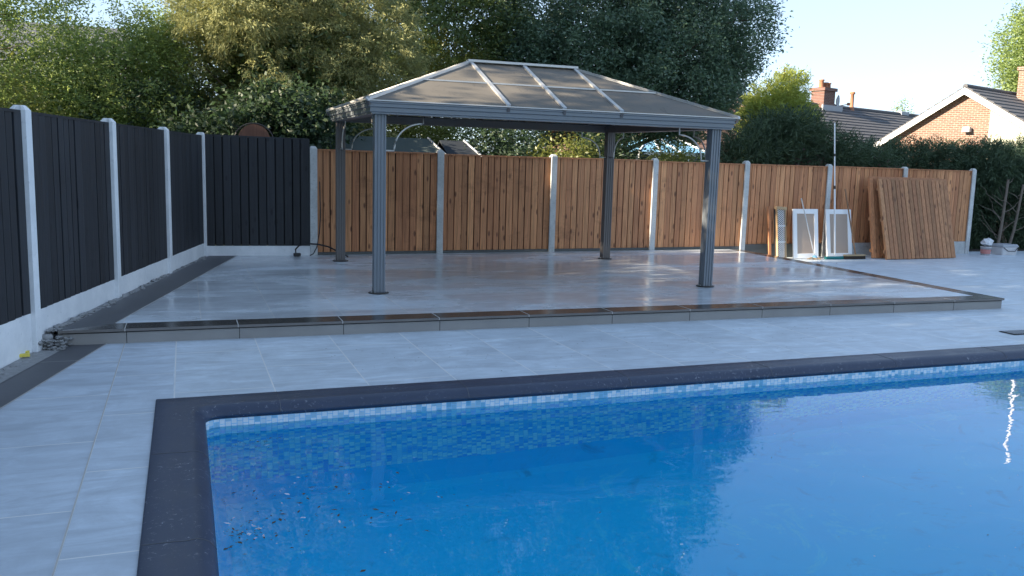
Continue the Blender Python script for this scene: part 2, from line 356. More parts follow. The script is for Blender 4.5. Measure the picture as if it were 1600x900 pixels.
# pool opening
PX0, PX1, PY0, PY1 = .075, 10.2, .75, 5.37      # water edge
CW = .265                                       # coping width
ax0, ax1, ay0, ay1 = PX0 - CW + .01, PX1 + CW - .01, PY0 - CW + .01, PY1 + CW - .01
def fx(y): return .238 + (y - 12.966) * .23934   # x of the left fence line at y
deck = MB()
def quad(x0, y0, x1, y1, mi):
    deck.add([(x0, y0, dz(x0, y0)), (x1, y0, dz(x1, y0)), (x1, y1, dz(x1, y1)), (x0, y1, dz(x0, y1))], [(0, 1, 2, 3)], .5, mi)
XS = -.095
quad(XS, ay1, 18.2, 8.0, 0); quad(8.6, 8.0, 18.2, 13.95, 0); quad(XS, -4, 18.2, ay0, 0); quad(ax1, ay0, 18.2, ay1, 0)
def bx_(y): return fx(y) + .47                   # inner line of the dark side border
deck.add([(bx_(-4), -4, 0), (ax0, -4, 0), (ax0, ay1, 0), (bx_(ay1), ay1, 0)], [(0, 1, 2, 3)], .5, 1)
deck.add([(bx_(ay1), ay1, 0), (XS, ay1, 0), (XS, 8, 0), (bx_(8), 8, 0)], [(0, 1, 2, 3)], .5, 1)
deck.add([(ax0, -4, 0), (XS, -4, 0), (XS, ay0, 0), (ax0, ay0, 0)], [(0, 1, 2, 3)], .5, 1)
tag(deck.build('pool_deck', [M['deck'], M['deck2']]), kind='structure')
b = MB(); b.add([(fx(-4) + .16, -4, .0), (bx_(-4), -4, .0), (bx_(7.66), 7.66, .0), (fx(7.66) + .20, 7.66, .0)], [(0, 1, 2, 3)])
tag(b.build('side_border_paving', M['side_slab']), kind='structure')
b = MB(); b.add([(-7, -5, -.03), (fx(-5) + .5, -5, -.03), (fx(15.2) + .5, 15.2, -.03), (-7, 15.2, -.03)], [(0, 1, 2, 3)])
b.add([(fx(12.3) + .5, 12.6, -.13), (20, 12.6, -.13), (20, 15.2, -.13), (fx(15.2) + .5, 15.2, -.13)], [(0, 1, 2, 3)])
b.add([(18.2, -5, -.05), (20, -5, -.05), (20, 12.6, -.13), (18.2, 12.6, -.13)], [(0, 1, 2, 3)])
tag(b.build('soil_bed', M['soil']), kind='structure')

# raised terrace
TZ = .122
FL, FR, BR, BL = (-.945, 7.475), (8.95, 7.35), (9.37, 13.16), (.26, 12.93)
def lerp2(a, b, s): return (a[0] + (b[0] - a[0]) * s, a[1] + (b[1] - a[1]) * s)
t_ = MB()
fi = .245
iFL = (bx_(FL[1] + fi) - .005, FL[1] + fi + .005); iFR = (FR[0] - .22, FR[1] + fi)
iBR = (BR[0] - .22, BR[1]); iBL = (bx_(12.93), 12.93)
t_.add([(*iFL, TZ), (*iFR, TZ), (*iBR, TZ), (*iBL, TZ)], [(0, 1, 2, 3)], .5, 0)                       # slabs
t_.add([(*FL, TZ), (FR[0], FR[1], TZ), (*iFR, TZ), (*iFL, TZ)], [(0, 1, 2, 3)], .5, 1)                # dark front strip
t_.add([(*iFR, TZ), (FR[0], FR[1], TZ), (*BR, TZ), (*iBR, TZ)], [(0, 1, 2, 3)], .5, 1)
t_.add([(*FL, TZ), (*iFL, TZ), (*iBL, TZ), (fx(12.93) + .08, 12.93, TZ)], [(0, 1, 2, 3)], .5, 2)
# body under the slabs
def skirt(m, a, b, z0, z1, off, mi, n=1):
    d = Vector((b[0] - a[0], b[1] - a[1])).normalized(); nx, ny = d.y * off, -d.x * off
    for i in range(n):
        p, q = lerp2(a, b, i / n), lerp2(a, b, (i + 1) / n)
        m.add([(p[0] + nx, p[1] + ny, z0), (q[0] + nx, q[1] + ny, z0), (q[0] + nx, q[1] + ny, z1), (p[0] + nx, p[1] + ny, z1)], [(0, 1, 2, 3)], .5, mi)
skirt(t_, FL, FR, TZ - .022, TZ, 0, 3); skirt(t_, FR, BR, TZ - .022, TZ, 0, 3)       # nosing edge
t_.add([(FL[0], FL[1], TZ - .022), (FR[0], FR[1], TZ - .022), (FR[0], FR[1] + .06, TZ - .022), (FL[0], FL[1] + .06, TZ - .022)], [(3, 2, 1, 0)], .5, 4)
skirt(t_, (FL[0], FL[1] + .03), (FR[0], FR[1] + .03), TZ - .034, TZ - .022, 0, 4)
skirt(t_, (FL[0], FL[1] + .02), (FR[0] - .015, FR[1] + .02), -.01, TZ - .034, 0, 5)
skirt(t_, (FR[0] - .015, FR[1] + .02), (BR[0] - .015, BR[1]), -.1, TZ - .022, 0, 5)
t_.add([(FL[0], FL[1] + .02, -.01), (FL[0], FL[1] + .02, TZ - .02), (fx(7.9) + .2, 7.9, TZ - .02), (fx(7.9) + .2, 7.9, -.01)], [(0, 1, 2, 3)], .5, 6)
# white grout between nosing tiles and dark butt joints between riser tiles
for k in range(12):
    x = .40 + .866 * k - .866
    if FL[0] < x < FR[0]:
        y0 = FL[1] + (FR[1] - FL[1]) * (x - FL[0]) / (FR[0] - FL[0])
        t_.box(x - .003, y0 - .0015, TZ - .021, x + .003, y0 + fi, TZ + .0015, .5, 7)
    if FL[0] < x + .01 < FR[0]:
        t_.box(x + .008, y0 + .0185, 0, x + .013, y0 + .03, TZ - .034, .5, 4)
for k in range(7):
    y = 7.9 + .866 * k
    xx = FR[0] + (BR[0] - FR[0]) * (y - FR[1]) / (BR[1] - FR[1])
    if y < BR[1]: t_.box(xx - .22, y - .003, TZ - .02, xx + .001, y + .003, TZ + .0015, .5, 7)
# thin grout line between the light slabs and the side border
def strip(m, a, b, w_, z, mi):
    d = Vector((b[0] - a[0], b[1] - a[1])).normalized() * w_ / 2; n = Vector((d.y, -d.x))
    m.add([(a[0] - n.x, a[1] - n.y, z), (a[0] + n.x, a[1] + n.y, z), (b[0] + n.x, b[1] + n.y, z), (b[0] - n.x, b[1] - n.y, z)], [(0, 1, 2, 3)], .5, mi)
strip(t_, iFL, iBL, .009, TZ + .003, 7); strip(t_, iFL, iFR, .006, TZ + .003, 7)
t_.add([(FL[0], FL[1], -.05), (FL[0], FL[1], TZ - .001), (fx(12.93) + .08, 12.93, TZ - .001), (fx(12.93) + .08, 12.93, -.05)], [(0, 1, 2, 3)], .5, 6)
tag(t_.build('terrace', [M['terrace'], M['darkwet'], M['side_slab'], M['nose'], M['gap'], M['riser'], M['mortar'], M['grout']]), kind='structure')
g_ = MB(); strip(g_, (bx_(-4), -4), (bx_(7.6), 7.6), .009, .004, 0); strip(g_, (-.47, 0), (-.47, 7.6), .006, .004, 0)
for y in (.9, 2.1, 3.3, 4.5, 5.7, 6.9): strip(g_, (fx(y) + .2, y), (bx_(y), y), .005, .004, 0)
tag(g_.build('grout_lines', M['grout']), kind='structure')

# ------------------------------------------------------------------ pool
pool = MB(); fz = -1.32
P = [(PX0, PY0), (PX1, PY0), (PX1, PY1), (PX0, PY1)]
cr = .12      # rounded far-left corner
arc = [(PX0 + cr - cr * math.cos(a), PY1 - cr + cr * math.sin(a)) for a in np.linspace(0, math.pi / 2, 9)]
loop = [(PX0, PY0)] + arc + [(PX1, PY1), (PX1, PY0)]
N = len(loop)
for i in range(N):
    a, b2 = loop[i], loop[(i + 1) % N]
    long_ = abs(b2[0] - a[0]) > abs(b2[1] - a[1])
    def inn(p, d): return (min(max(p[0], PX0 + d), PX1 - d), min(max(p[1], PY0 + d), PY1 - d))
    levels = [(-.055, -.010, None), (-.150, -.004, 3 if long_ else 4), (-1.04, .045, 0 if long_ else 1), (-1.14, .07, 2), (-1.29, .12, 2), (fz, .22, 2)]
    for (z0, d0, _), (z1, d1, mi) in zip(levels[:-1], levels[1:]):
        A0, B0, A1, B1 = inn(a, d0), inn(b2, d0), inn(a, d1), inn(b2, d1)
        pool.add([(*A0, z0), (*B0, z0), (*B1, z1), (*A1, z1)], [(0, 1, 2, 3)], .5, mi)
pool.add([(PX0 - .02, PY0 - .02, fz + .002), (PX1 + .02, PY0 - .02, fz + .002), (PX1 + .02, PY1 + .05, fz + .002), (PX0 - .02, PY1 + .05, fz + .002)], [(0, 1, 2, 3)], .5, 2)
tag(pool.build('pool_basin', [M['mosaic_x'], M['mosaic_y'], M['liner'], M['tileline_x'], M['tileline_y']]), kind='structure')
wt = MB(); nx_, ny_ = 2, 2
wt.add([(PX0 - .008, PY0 - .008, -.116), (PX1 + .008, PY0 - .008, -.116), (PX1 + .008, PY1 + .006, -.116), (PX0 - .008, PY1 + .006, -.116)], [(0, 1, 2, 3)])
tag(wt.build('water', M['water']), kind='structure')
# coping: profile swept round the edge; s=0 outer edge, s=1 nose
prof = [(0, -.03), (0, .008), (.03, .012), (.42, .012), (.60, .009), (.66, .011), (.74, .013), (.82, .008), (.90, -.004), (.96, -.022), (1.0, -.042), (.985, -.060), (.95, -.068), (.90, -.068)]
OX0, OX1, OY0, OY1 = PX0 - CW, PX1 + CW, PY0 - CW, PY1 + CW
inner = []; outer = []
cr2 = .11
def corner(cx, cy, sx, sy, a0):
    # inner arc centre (cx,cy), outer square corner
    pts = []
    for i, a in enumerate(np.linspace(0, math.pi / 2, 9)):
        q = a0 + a; ip = (cx + cr2 * math.cos(q), cy + cr2 * math.sin(q)); pts.append(ip)
    return pts
nose = 0.015
ix0, ix1, iy0, iy1 = PX0 + nose, PX1 - nose, PY0 + nose, PY1 - nose
cs = [(ix0 + cr2, iy0 + cr2, math.pi, (OX0, OY0)), (ix1 - cr2, iy0 + cr2, 1.5 * math.pi, (OX1, OY0)), (ix1 - cr2, iy1 - cr2, 0, (OX1, OY1)), (ix0 + cr2, iy1 - cr2, .5 * math.pi, (OX0, OY1))]
for (cx, cy, a0, oc) in cs:
    A = [(cx + cr2 * math.cos(a0 + a), cy + cr2 * math.sin(a0 + a)) for a in np.linspace(0, math.pi / 2, 9)]
    st = A[0]; en = A[-1]
    # outer points slide along the two sides of the square corner
    def proj_out(p, horiz): return (p[0], oc[1]) if horiz else (oc[0], p[1])
    h0 = abs(math.cos(a0)) < .5     # start tangent side
    for i, ip in enumerate(A):
        if i < 4: sp0 = proj_out(st, h0); f = i / 4; op = (sp0[0] + (oc[0] - sp0[0]) * f, sp0[1] + (oc[1] - sp0[1]) * f)
        elif i == 4: op = oc
        else: sp1 = proj_out(en, not h0); f = (i - 4) / 4; op = (oc[0] + (sp1[0] - oc[0]) * f, oc[1] + (sp1[1] - oc[1]) * f)
        inner.append(ip); outer.append(op)
cp = MB(); V = []; K = len(prof)
for ip, op in zip(inner, outer):
    for s_, z in prof: V.append((op[0] + (ip[0] - op[0]) * s_, op[1] + (ip[1] - op[1]) * s_, z))
n = len(inner)
cp.add(V, [(i * K + k, i * K + k + 1, ((i + 1) % n) * K + k + 1, ((i + 1) % n) * K + k) for i in range(n) for k in range(K - 1)], .5, 0, True)
tag(cp.build('pool_coping', M['coping']), kind='structure')
# joints of the coping stones
cj = MB()
def cop_joint(op, ip):
    for (s0, z0), (s1, z1) in zip(prof[2:10], prof[3:11]):
        a = (op[0] + (ip[0] - op[0]) * s0, op[1] + (ip[1] - op[1]) * s0, z0 + .0012); b2 = (op[0] + (ip[0] - op[0]) * s1, op[1] + (ip[1] - op[1]) * s1, z1 + .0012)
        cj.bar(a, b2, .0035, .002)
for x in (.53, 1.75, 2.97, 4.19, 5.41, 6.63, 7.85): cop_joint((x, OY1), (x, iy1))
for y in (4.55, 3.45, 2.3): cop_joint((OX0, y), (ix0, y))
tag(cj.build('coping_joints', M['side_slab']), kind='structure')
rng = random.Random(5)
# drain channel cover in the deck
dr = empty('drain_cover', (7.95, 6.12, .004), 'flat grey drain cover let into the paving near the pool edge', 'drain cover')
m = MB(); m.box(-.42, -.09, 0, .42, .09, .004); o = m.build('frame', M['gap'], dr)
m = MB()
for i in range(26): m.box(-.40 + i * .031, -.075, .003, -.385 + i * .031, .075, .008)
m.build('grating', M['lead'], dr)

# ------------------------------------------------------------------ fences
def board_panel(mb, O, ex, ey, W, z0, z1, n, rng, th=.016, gap=.017, tones=(0, 1), topjit=0.0, alt=False):
    """overlapping feather-edge boards; O origin, ex along, ey towards the viewer"""
    pitch = W / n
    def P_(u, v, z): return (O[0] + ex[0] * u + ey[0] * v, O[1] + ex[1] * u + ey[1] * v, z)
    cuts = [0] + [i * pitch + rng.uniform(-.007, .007) for i in range(1, n)] + [W]
    for i in range(n):
        g = gap * rng.uniform(.6, 1.3)
        a = cuts[i]; b = cuts[i + 1] - (g if i < n - 1 else 0)
        t1 = th + rng.uniform(-.003, .005); tn = rng.uniform(*tones) if not alt else (rng.uniform(0, .25) if i % 2 else rng.uniform(.7, 1)); dzt = rng.uniform(-topjit, topjit); sk = rng.uniform(-.003, .003)
        m2 = a + (b - a) * .8
        for (ua, ub, va, vb) in ((a, m2, t1 * .72, t1), (m2, b, t1, t1)):
            mb.hexa([P_(ua, -.02, z0), P_(ub, -.02, z0), P_(ub, vb, z0 + dzt), P_(ua, va, z0 + dzt), P_(ua + sk, -.02, z1), P_(ub + sk, -.02, z1), P_(ub + sk, vb, z1), P_(ua + sk, va, z1)], tn)
    bk = -.004       # dark backing painted as the shade in the gaps between boards
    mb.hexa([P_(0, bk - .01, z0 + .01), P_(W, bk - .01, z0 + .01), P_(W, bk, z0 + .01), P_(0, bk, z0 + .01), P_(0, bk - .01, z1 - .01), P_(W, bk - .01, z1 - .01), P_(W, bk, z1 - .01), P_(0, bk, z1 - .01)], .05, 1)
def post_mesh(mb, x, y, z0, z1, ax_, w=.10, d=.10, lean=(0, 0)):
    """concrete post with slots and a weathered pyramid-chamfer top"""
    ex = Vector((math.cos(ax_), math.sin(ax_), 0)); ey = Vector((-ex.y, ex.x, 0)); c = Vector((x, y, 0)); top = Vector((lean[0], lean[1], 0))
    sec = [(-w / 2, -d / 2), (w / 2, -d / 2), (w / 2, -.022), (w / 2 - .025, -.018), (w / 2 - .025, .018), (w / 2, .022), (w / 2, d / 2), (-w / 2, d / 2), (-w / 2, .022), (-w / 2 + .025, .018), (-w / 2 + .025, -.018), (-w / 2, -.022)]
    n = len(sec); V = []
    for z, k, s in ((z0, 1, 0), (z1 - .035, 1, 1), (z1, .55, 1)):
        for u, v in sec: V.append(c + ex * u * k + ey * v * k + Vector((0, 0, z)) + top * s)
    F = [(j * n + i, j * n + (i + 1) % n, (j + 1) * n + (i + 1) % n, (j + 1) * n + i) for j in range(2) for i in range(n)] + [tuple(range(2 * n, 3 * n))]
    mb.add(V, F)
rng = random.Random(11)
# --- brown fence across the back
bf = empty('wooden_fence', (8.5, 13.25, 0), 'long brown closeboard fence in grey concrete posts behind the terrace', 'fence')
bobs = []
fy = lambda x: 12.7802 + .052569 * x
fang = math.atan(.052569); fex = (math.cos(fang), math.sin(fang)); fey = (math.sin(fang), -math.cos(fang))
bposts = [1.7599 + 1.93 * i for i in range(8)]
for i, X in enumerate(bposts):
    m = MB(); post_mesh(m, X, fy(X), -.15, 1.70 + rng.uniform(-.008, .012), fang, .105, .10, (rng.uniform(-.006, .006), 0)); bobs.append(m.build('post', M['concrete'], bf, .006))
for i in range(7):
    x0, x1 = bposts[i] + .035, bposts[i + 1] - .035; W = x1 - x0
    zt_ = 1.635 + rng.uniform(-.008, .008); zb = .165 if i < 4 else .20
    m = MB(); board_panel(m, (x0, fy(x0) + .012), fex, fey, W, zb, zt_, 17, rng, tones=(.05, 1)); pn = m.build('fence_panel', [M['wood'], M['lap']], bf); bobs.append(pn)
    m = MB()
    for zr in (.35, .9, 1.45): m.bar((x0, fy(x0) + .035, zr), (x1, fy(x1) + .035, zr), .035, .06)
    rl = m.build('rail', M['wood'], pn); bobs.append(rl)
    m = MB(); m.bar((x0, fy(x0) - .002, zt_ + .010), (x1, fy(x1) - .002, zt_ + .010), .055, .018, tone=.25); cpn = m.build('capping', M['wood'], pn); bobs.append(cpn)
    m = MB(); m.bar((x0 - .02, fy(x0 - .02), (zb - .125) / 2), (x1 + .02, fy(x1 + .02), (zb - .125) / 2), .045, zb + .12); bobs.append(m.build('gravel_board', M['concrete'] if i > 4 else M['gravel_dark'], bf))
recenter(bf, bobs)
# --- black fence down the left side and across the corner
kf = empty('black_fence', (-.6, 9.3, 0), 'black stained closeboard fence with pale concrete posts down the left side', 'fence')
kobs = []
la = R(-103.4594); lex = (-math.cos(la), -math.sin(la)); ley = (math.sin(la + math.pi) * -1 * -1, -math.cos(la + math.pi))
ley = (lex[1], -lex[0])   # towards the garden (+x side)
def lp(s): return (.2385 + s * 1.93 * math.cos(la), 12.9661 + s * 1.93 * math.sin(la))
for s in range(0, 7):
    x, y = lp(s); m = MB(); post_mesh(m, x, y, -.1, 1.835 + rng.uniform(-.004, .006), la, .10, .12); kobs.append(m.build('post', M['pale_concrete'], kf, .005))
for s in range(0, 6):
    a = lp(s + 1); b2 = lp(s); W = 1.93 - .07; o_ = (a[0] + lex[0] * .035, a[1] + lex[1] * .035)
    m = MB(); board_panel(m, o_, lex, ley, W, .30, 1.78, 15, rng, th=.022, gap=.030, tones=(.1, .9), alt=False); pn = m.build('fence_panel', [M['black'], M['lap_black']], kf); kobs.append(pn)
    m = MB(); e_ = (o_[0] + lex[0] * W, o_[1] + lex[1] * W); m.bar((*o_, 1.79), (*e_, 1.79), .05, .02); kobs.append(m.build('capping', M['black'], pn))
    m = MB(); m.bar((*o_, .10), (*e_, .10), .05, .40); kobs.append(m.build('gravel_board', M['pale_concrete'], kf))
recenter(kf, kobs)
ck = empty('black_fence', (1.0, 12.92, 0), 'single taller black fence panel on a white gravel board across the back corner', 'fence')
a, b2 = (.29, 12.955), (1.71, 12.868); d = Vector((b2[0] - a[0], b2[1] - a[1])); W = d.length; d.normalize(); e = (d.x, d.y); en = (d.y, -d.x)
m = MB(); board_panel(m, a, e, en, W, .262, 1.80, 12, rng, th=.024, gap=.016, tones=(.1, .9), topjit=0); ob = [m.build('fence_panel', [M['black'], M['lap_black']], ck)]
m = MB(); m.bar((*a, 1.808), (*b2, 1.795), .045, .018); ob.append(m.build('capping', M['black'], ob[0]))
m = MB(); m.bar((a[0], a[1] - .01, .17), (b2[0], b2[1] - .01, .17), .045, .18); ob.append(m.build('gravel_board', M['pale_concrete'], ck))
recenter(ck, ob)

# ------------------------------------------------------------------ gazebo
GR = R(-2.0)
gz = empty('gazebo', (1.91, 9.01, 0), 'grey metal hardtop gazebo with brown tinted hipped roof on the terrace', 'gazebo', rz=GR)
def gzs(x, y, z): return (x, y, z + .014 * y)       # it follows the slight fall of the terrace
GX, GY = 3.95, 3.04
def gleg(x, y, w=.118):
    # square post with flutes on every face
    m = MB(); h = w / 2; fl = .008; q = w / 7; sec = []
    corners = [(-1, -1), (1, -1), (1, 1), (-1, 1)]
    for k in range(4):
        c0 = Vector(corners[k]) * h; c1 = Vector(corners[(k + 1) % 4]) * h; d = (c1 - c0).normalized(); nn = Vector((-d.y, d.x))
        sec.append(c0)
        for j in (1, 3, 5):
            s0 = c0 + d * q * j; s1 = c0 + d * q * (j + 1)
            sec += [s0, s0 + nn * fl + d * .003, s1 + nn * fl - d * .003, s1]
    n = len(sec); zt_ = 2.02 + .014 * y
    V = [(x + p.x, y + p.y, z) for z in (TZ + .004, zt_) for p in sec]
    m.add(V, [(i, (i + 1) % n, n + (i + 1) % n, n + i) for i in range(n)] + [tuple(range(n, 2 * n))]); return m
for gx, gy in ((0, 0), (GX, 0), (0, GY), (GX + .07, GY)):
    lg = gleg(gx, gy).build('leg', M['gz'] if gy == 0 else M['gz_brown'], gz)
    m = MB(); pr = [(0, .012), (.100, .012), (.108, .008), (.11, 0)]
    V = []; F = []; n8 = 16
    m.lathe((gx, gy, TZ + .002), pr, 12, smooth=False)
    m.build('base_plate', M['gz_dark'], lg)
    for sx, sy in ((-1, -1), (1, -1), (1, 1), (-1, 1)):
        m = MB(); m.lathe((gx + sx * .078, gy + sy * .02, TZ + .012), [(.009, 0), (.009, .012), (0, .014)], 6, smooth=False); m.build('bolt', M['steel'], lg)
    # two curved brackets per leg
    for ax_ in (0, 1):
        sgn = (1 if gx == 0 else -1) if ax_ == 0 else (1 if gy == 0 else -1)
        def pt(u, z): return (gx + sgn * u, gy, z + .014 * gy) if ax_ == 0 else (gx, gy + sgn * u, z + .014 * gy)
        zl = 1.618; pts = [pt(.045, zl), pt(.155, zl), pt(.155, zl + .02)]
        cu, cz, rr = .46, zl + .02, .305
        pts += [pt(cu - rr * math.cos(a), cz + .27 * math.sin(a)) for a in np.linspace(.05, math.pi / 2, 12)]
        pts += [pt(.46, 2.02)]
        m = MB(); m.tube(pts, .0095, 6); m.build('bracket', M['gz_bracket'], lg)
# eave beams: stepped fascia on each side + soffit channel
ex0, ex1, ey0, ey1 = -.15, GX + .21, -.16, GY + .19; EZ = 2.108
def eave(a, b2, nrm, name='eave_beam', extra=0):
    m = MB(); a = Vector(a); b2 = Vector(b2); nv = Vector(nrm); d = (b2 - a).normalized()
    prof_ = [(0, .0), (.0, -.014), (-.012, -.020), (-.012, -.052), (-.030, -.060), (-.030, -.100), (-.045, -.108), (-.045, -.122), (-.15, -.122), (-.15, -.02)]
    V = []
    for p, sgn in ((a, 1), (b2, -1)):
        for o_, z in prof_:
            q = p + nv * o_ + d * (-o_) * sgn; V.append(gzs(q.x, q.y, EZ + z))
    n = len(prof_); m.add(V, [(i, i + 1, n + i + 1, n + i) for i in range(n - 1)])
    return m.build(name, M['gz'], gz)
eave((ex0, ey0), (ex1, ey0), (0, -1)); eave((ex1, ey0), (ex1, ey1), (1, 0)); eave((ex1, ey1), (ex0, ey1), (0, 1)); eave((ex0, ey1), (ex0, ey0), (-1, 0))
# gutter joint straps on the front beam
m = MB(); m.box(2.30, ey0 - .002, EZ - .014, 2.306, ey0 + .05, EZ + .002); m.build('beam_joint', M['gz_dark'], gz)
cx0, cx1, cyr, rz_ = 1.385, 2.76, 1.515, 2.722
RL = gzs(cx0, cyr, rz_); RR_ = gzs(cx1, cyr, rz_); RM = gzs((cx0 + cx1) / 2, cyr, rz_)
E_ = dict(fl=gzs(ex0, ey0, EZ + .012), fr=gzs(ex1, ey0, EZ + .012), br=gzs(ex1, ey1, EZ + .012), bl=gzs(ex0, ey1, EZ + .012))
def ptl(a, b2, s): return tuple(a[i] + (b2[i] - a[i]) * s for i in range(3))
eL = ptl(E_['fl'], E_['fr'], (1.345 - ex0) / (ex1 - ex0)); eM = ptl(E_['fl'], E_['fr'], (1.985 - ex0) / (ex1 - ex0)); eR = ptl(E_['fl'], E_['fr'], (2.67 - ex0) / (ex1 - ex0))
bLk = ptl(E_['bl'], E_['br'], (1.345 - ex0) / (ex1 - ex0)); bMk = ptl(E_['bl'], E_['br'], (1.985 - ex0) / (ex1 - ex0)); bRk = ptl(E_['bl'], E_['br'], (2.67 - ex0) / (ex1 - ex0))
fp = .47
def pane(pts, name='roof_sheet'):
    c = sum((Vector(p) for p in pts), Vector()) / len(pts)
    nrm = (Vector(pts[1]) - Vector(pts[0])).cross(Vector(pts[2]) - Vector(pts[0])).normalized()
    if nrm.z < 0: nrm = -nrm
    n = len(pts); V = [Vector(p) + nrm * .002 for p in pts] + [Vector(p) - nrm * .006 for p in pts]
    m = MB(); m.add(V, [tuple(range(n)), tuple(range(2 * n - 1, n - 1, -1))] + [(i, (i + 1) % n, n + (i + 1) % n, n + i) for i in range(n)])
    m.build(name, M['roof_sheet'], gz)
def split(top0, top1, bot1, bot0):
    m0, m1 = ptl(bot0, top0, fp), ptl(bot1, top1, fp); pane([bot0, bot1, m1, m0])
    if top0 == top1: pane([m0, m1, top0])
    else: pane([m0, m1, top1, top0])
split(RL, RL, eL, E_['fl']); split(RL, RM, eM, eL); split(RM, RR_, eR, eM); split(RR_, RR_, E_['fr'], eR)
split(RL, RL, bLk, E_['bl']); split(RL, RM, bMk, bLk); split(RM, RR_, bRk, bMk); split(RR_, RR_, E_['br'], bRk)
split(RL, RL, E_['bl'], E_['fl']); split(RR_, RR_, E_['fr'], E_['br'])
def gbar(a, b2, w_, h_, name, mat):
    m = MB(); m.bar((a[0], a[1], a[2] + .012), (b2[0], b2[1], b2[2] + .012), w_, h_); return m.build(name, mat, gz)
for a, b2 in ((eL, RL), (eM, RM), (eR, RR_), (bLk, RL), (bMk, RM), (bRk, RR_)): gbar(a, b2, .045, .022, 'rafter_bar', M['gz_light'])
for k, r in (('fl', RL), ('bl', RL), ('fr', RR_), ('br', RR_)): gbar(E_[k], r, .050, .030, 'hip_bar', M['gz_light'])
mp = {k: ptl(E_[k], RL if k[1] == 'l' else RR_, fp) for k in E_}
for a, b2 in (('fl', 'fr'), ('bl', 'br'), ('fl', 'bl'), ('fr', 'br')): gbar(mp[a], mp[b2], .020, .016, 'purlin', M['gz_light'])
m = MB(); m.bar((RL[0] - .04, RL[1], RL[2] + .02), (RR_[0] + .04, RR_[1], RR_[2] + .02), .12, .028); m.build('ridge_cap', M['gz_light'], gz)
for a, b2 in (('fl', 'fr'), ('fl', 'bl'), ('fr', 'br'), ('bl', 'br')): 
    p, q = E_[a], E_[b2]; m = MB(); m.bar((p[0], p[1], p[2] - .002), (q[0], q[1], q[2] - .002), .018, .010); m.build('drip_trim', M['gz_light'], gz)
for k in ('fl', 'fr', 'bl', 'br'):
    p = E_[k]; m = MB(); m.lathe((p[0], p[1], p[2] - .012), [(.022, 0), (.026, .02), (.016, .034), (0, .038)], 8); m.build('corner_cap', M['gz_light'], gz)
# inner frame under the sheet
for a, b2 in ((eL, RL), (eM, RM), (eR, RR_), (bLk, RL), (bMk, RM), (bRk, RR_), (E_['fl'], RL), (E_['bl'], RL), (E_['fr'], RR_), (E_['br'], RR_)):
    m = MB(); m.bar((a[0], a[1], a[2] - .035), (b2[0], b2[1], b2[2] - .035), .035, .05); m.build('under_rafter', M['gz_brown'], gz)
for y in (.03, GY - .03):
    m = MB(); m.bar(gzs(0, y, 2.035), gzs(GX, y, 2.035), .05, .10); m.build('top_rail', M['gz_brown'], gz)
for x in (.0, GX):
    m = MB(); m.bar(gzs(x, .06, 2.035), gzs(x, GY - .06, 2.035), .05, .10); m.build('top_rail', M['gz_brown'], gz)
for i in range(9):
    x = .35 + i * .41; m = MB(); m.bar(gzs(x, GY - .02, 2.085), gzs(x, GY - .25, 2.16), .02, .03); m.build('stay', M['gz_brown'], gz)

# ------------------------------------------------------------------ things against the fence
GD = lambda y: -.010 * max(0, y - 8)
# wire mesh rack in a cardboard edge
def tilt_box(m, O, ex, up, nv, w, h, d, tone=.5, mat=0, u0=0, v0=0, n0=0):
    O = Vector(O); P_ = lambda a, b, c: O + ex * a + up * b + nv * c
    m.hexa([P_(u0, v0, n0), P_(u0 + w, v0, n0), P_(u0 + w, v0, n0 + d), P_(u0, v0, n0 + d), P_(u0, v0 + h, n0), P_(u0 + w, v0 + h, n0), P_(u0 + w, v0 + h, n0 + d), P_(u0, v0 + h, n0 + d)][0:8], tone, mat)
EX = Vector((1, .03, 0)).normalized()
# positions from the fence line: base about .35 m in front of it
def lean_frame(x, y, w, h, topback, label):
    z = GD(y) + .004; e = empty('framed_board', (x, y, z), label, 'board', 'white framed boards leaning on the fence')
    up = Vector((0, topback, math.sqrt(max(.1, h * h - topback * topback)))).normalized(); nv = EX.cross(up)
    m = MB(); fw = .088
    for (u0, v0, ww, hh) in ((0, 0, w, fw), (0, h - fw, w, fw), (0, fw, fw, h - 2 * fw), (w - fw, fw, fw, h - 2 * fw)): tilt_box(m, (0, 0, 0), EX, up, nv, ww, hh, .03, u0=u0, v0=v0)
    m.build('frame', M['white'], e, .003)
    m = MB(); tilt_box(m, (0, 0, 0), EX, up, nv, w - 2 * fw, h - 2 * fw, .012, u0=fw, v0=fw, n0=-.004 + .012); m.build('board', M['panelboard'], e)
    return e
lean_frame(10.44, 13.02, .575, .91, .12, 'white framed grey-brown board behind the mop, nearer the wire rack')
lean_frame(11.20, 13.02, .60, .91, .14, 'white framed grey-brown board behind the long white pole and wooden broom')
rk = empty('wire_rack', (10.05, 12.98, GD(13) + .004), 'narrow wire mesh rack in a cardboard-edged frame beside the framed boards', 'rack')
h = .93
m = MB(); up = Vector((0, .12, .92)).normalized(); nv = EX.cross(up)
O0 = Vector((0, 0, 0)); Wd = .20
for i in range(26):
    v = i / 26 * h
    for sg in (1, -1):
        for k in range(4):
            u0 = k * Wd / 4; a = O0 + EX * (u0 if sg > 0 else u0 + Wd / 4) + up * v; b2 = O0 + EX * (u0 + Wd / 4 if sg > 0 else u0) + up * (v + h / 26); m.bar(a, b2, .007, .006, nv)
m.build('mesh', M['white'], rk)
for v in (.01, .31, .60, h):
    m = MB(); m.bar(up * v + nv * .012, EX * Wd + up * v + nv * .012, .018, .014, nv); m.build('crossbar', M['white'], rk)
m = MB(); m.bar(EX * Wd, EX * Wd + up * (h + .02), .018, .05, nv); m.bar(EX * 0 + nv * .02, up * h + nv * .02, .012, .05, nv); m.bar(EX * -.01 + up * (h + .0), EX * (Wd + .03) + up * (h - .015), .05, .06, nv); m.build('edging', M['cardboard'], rk)
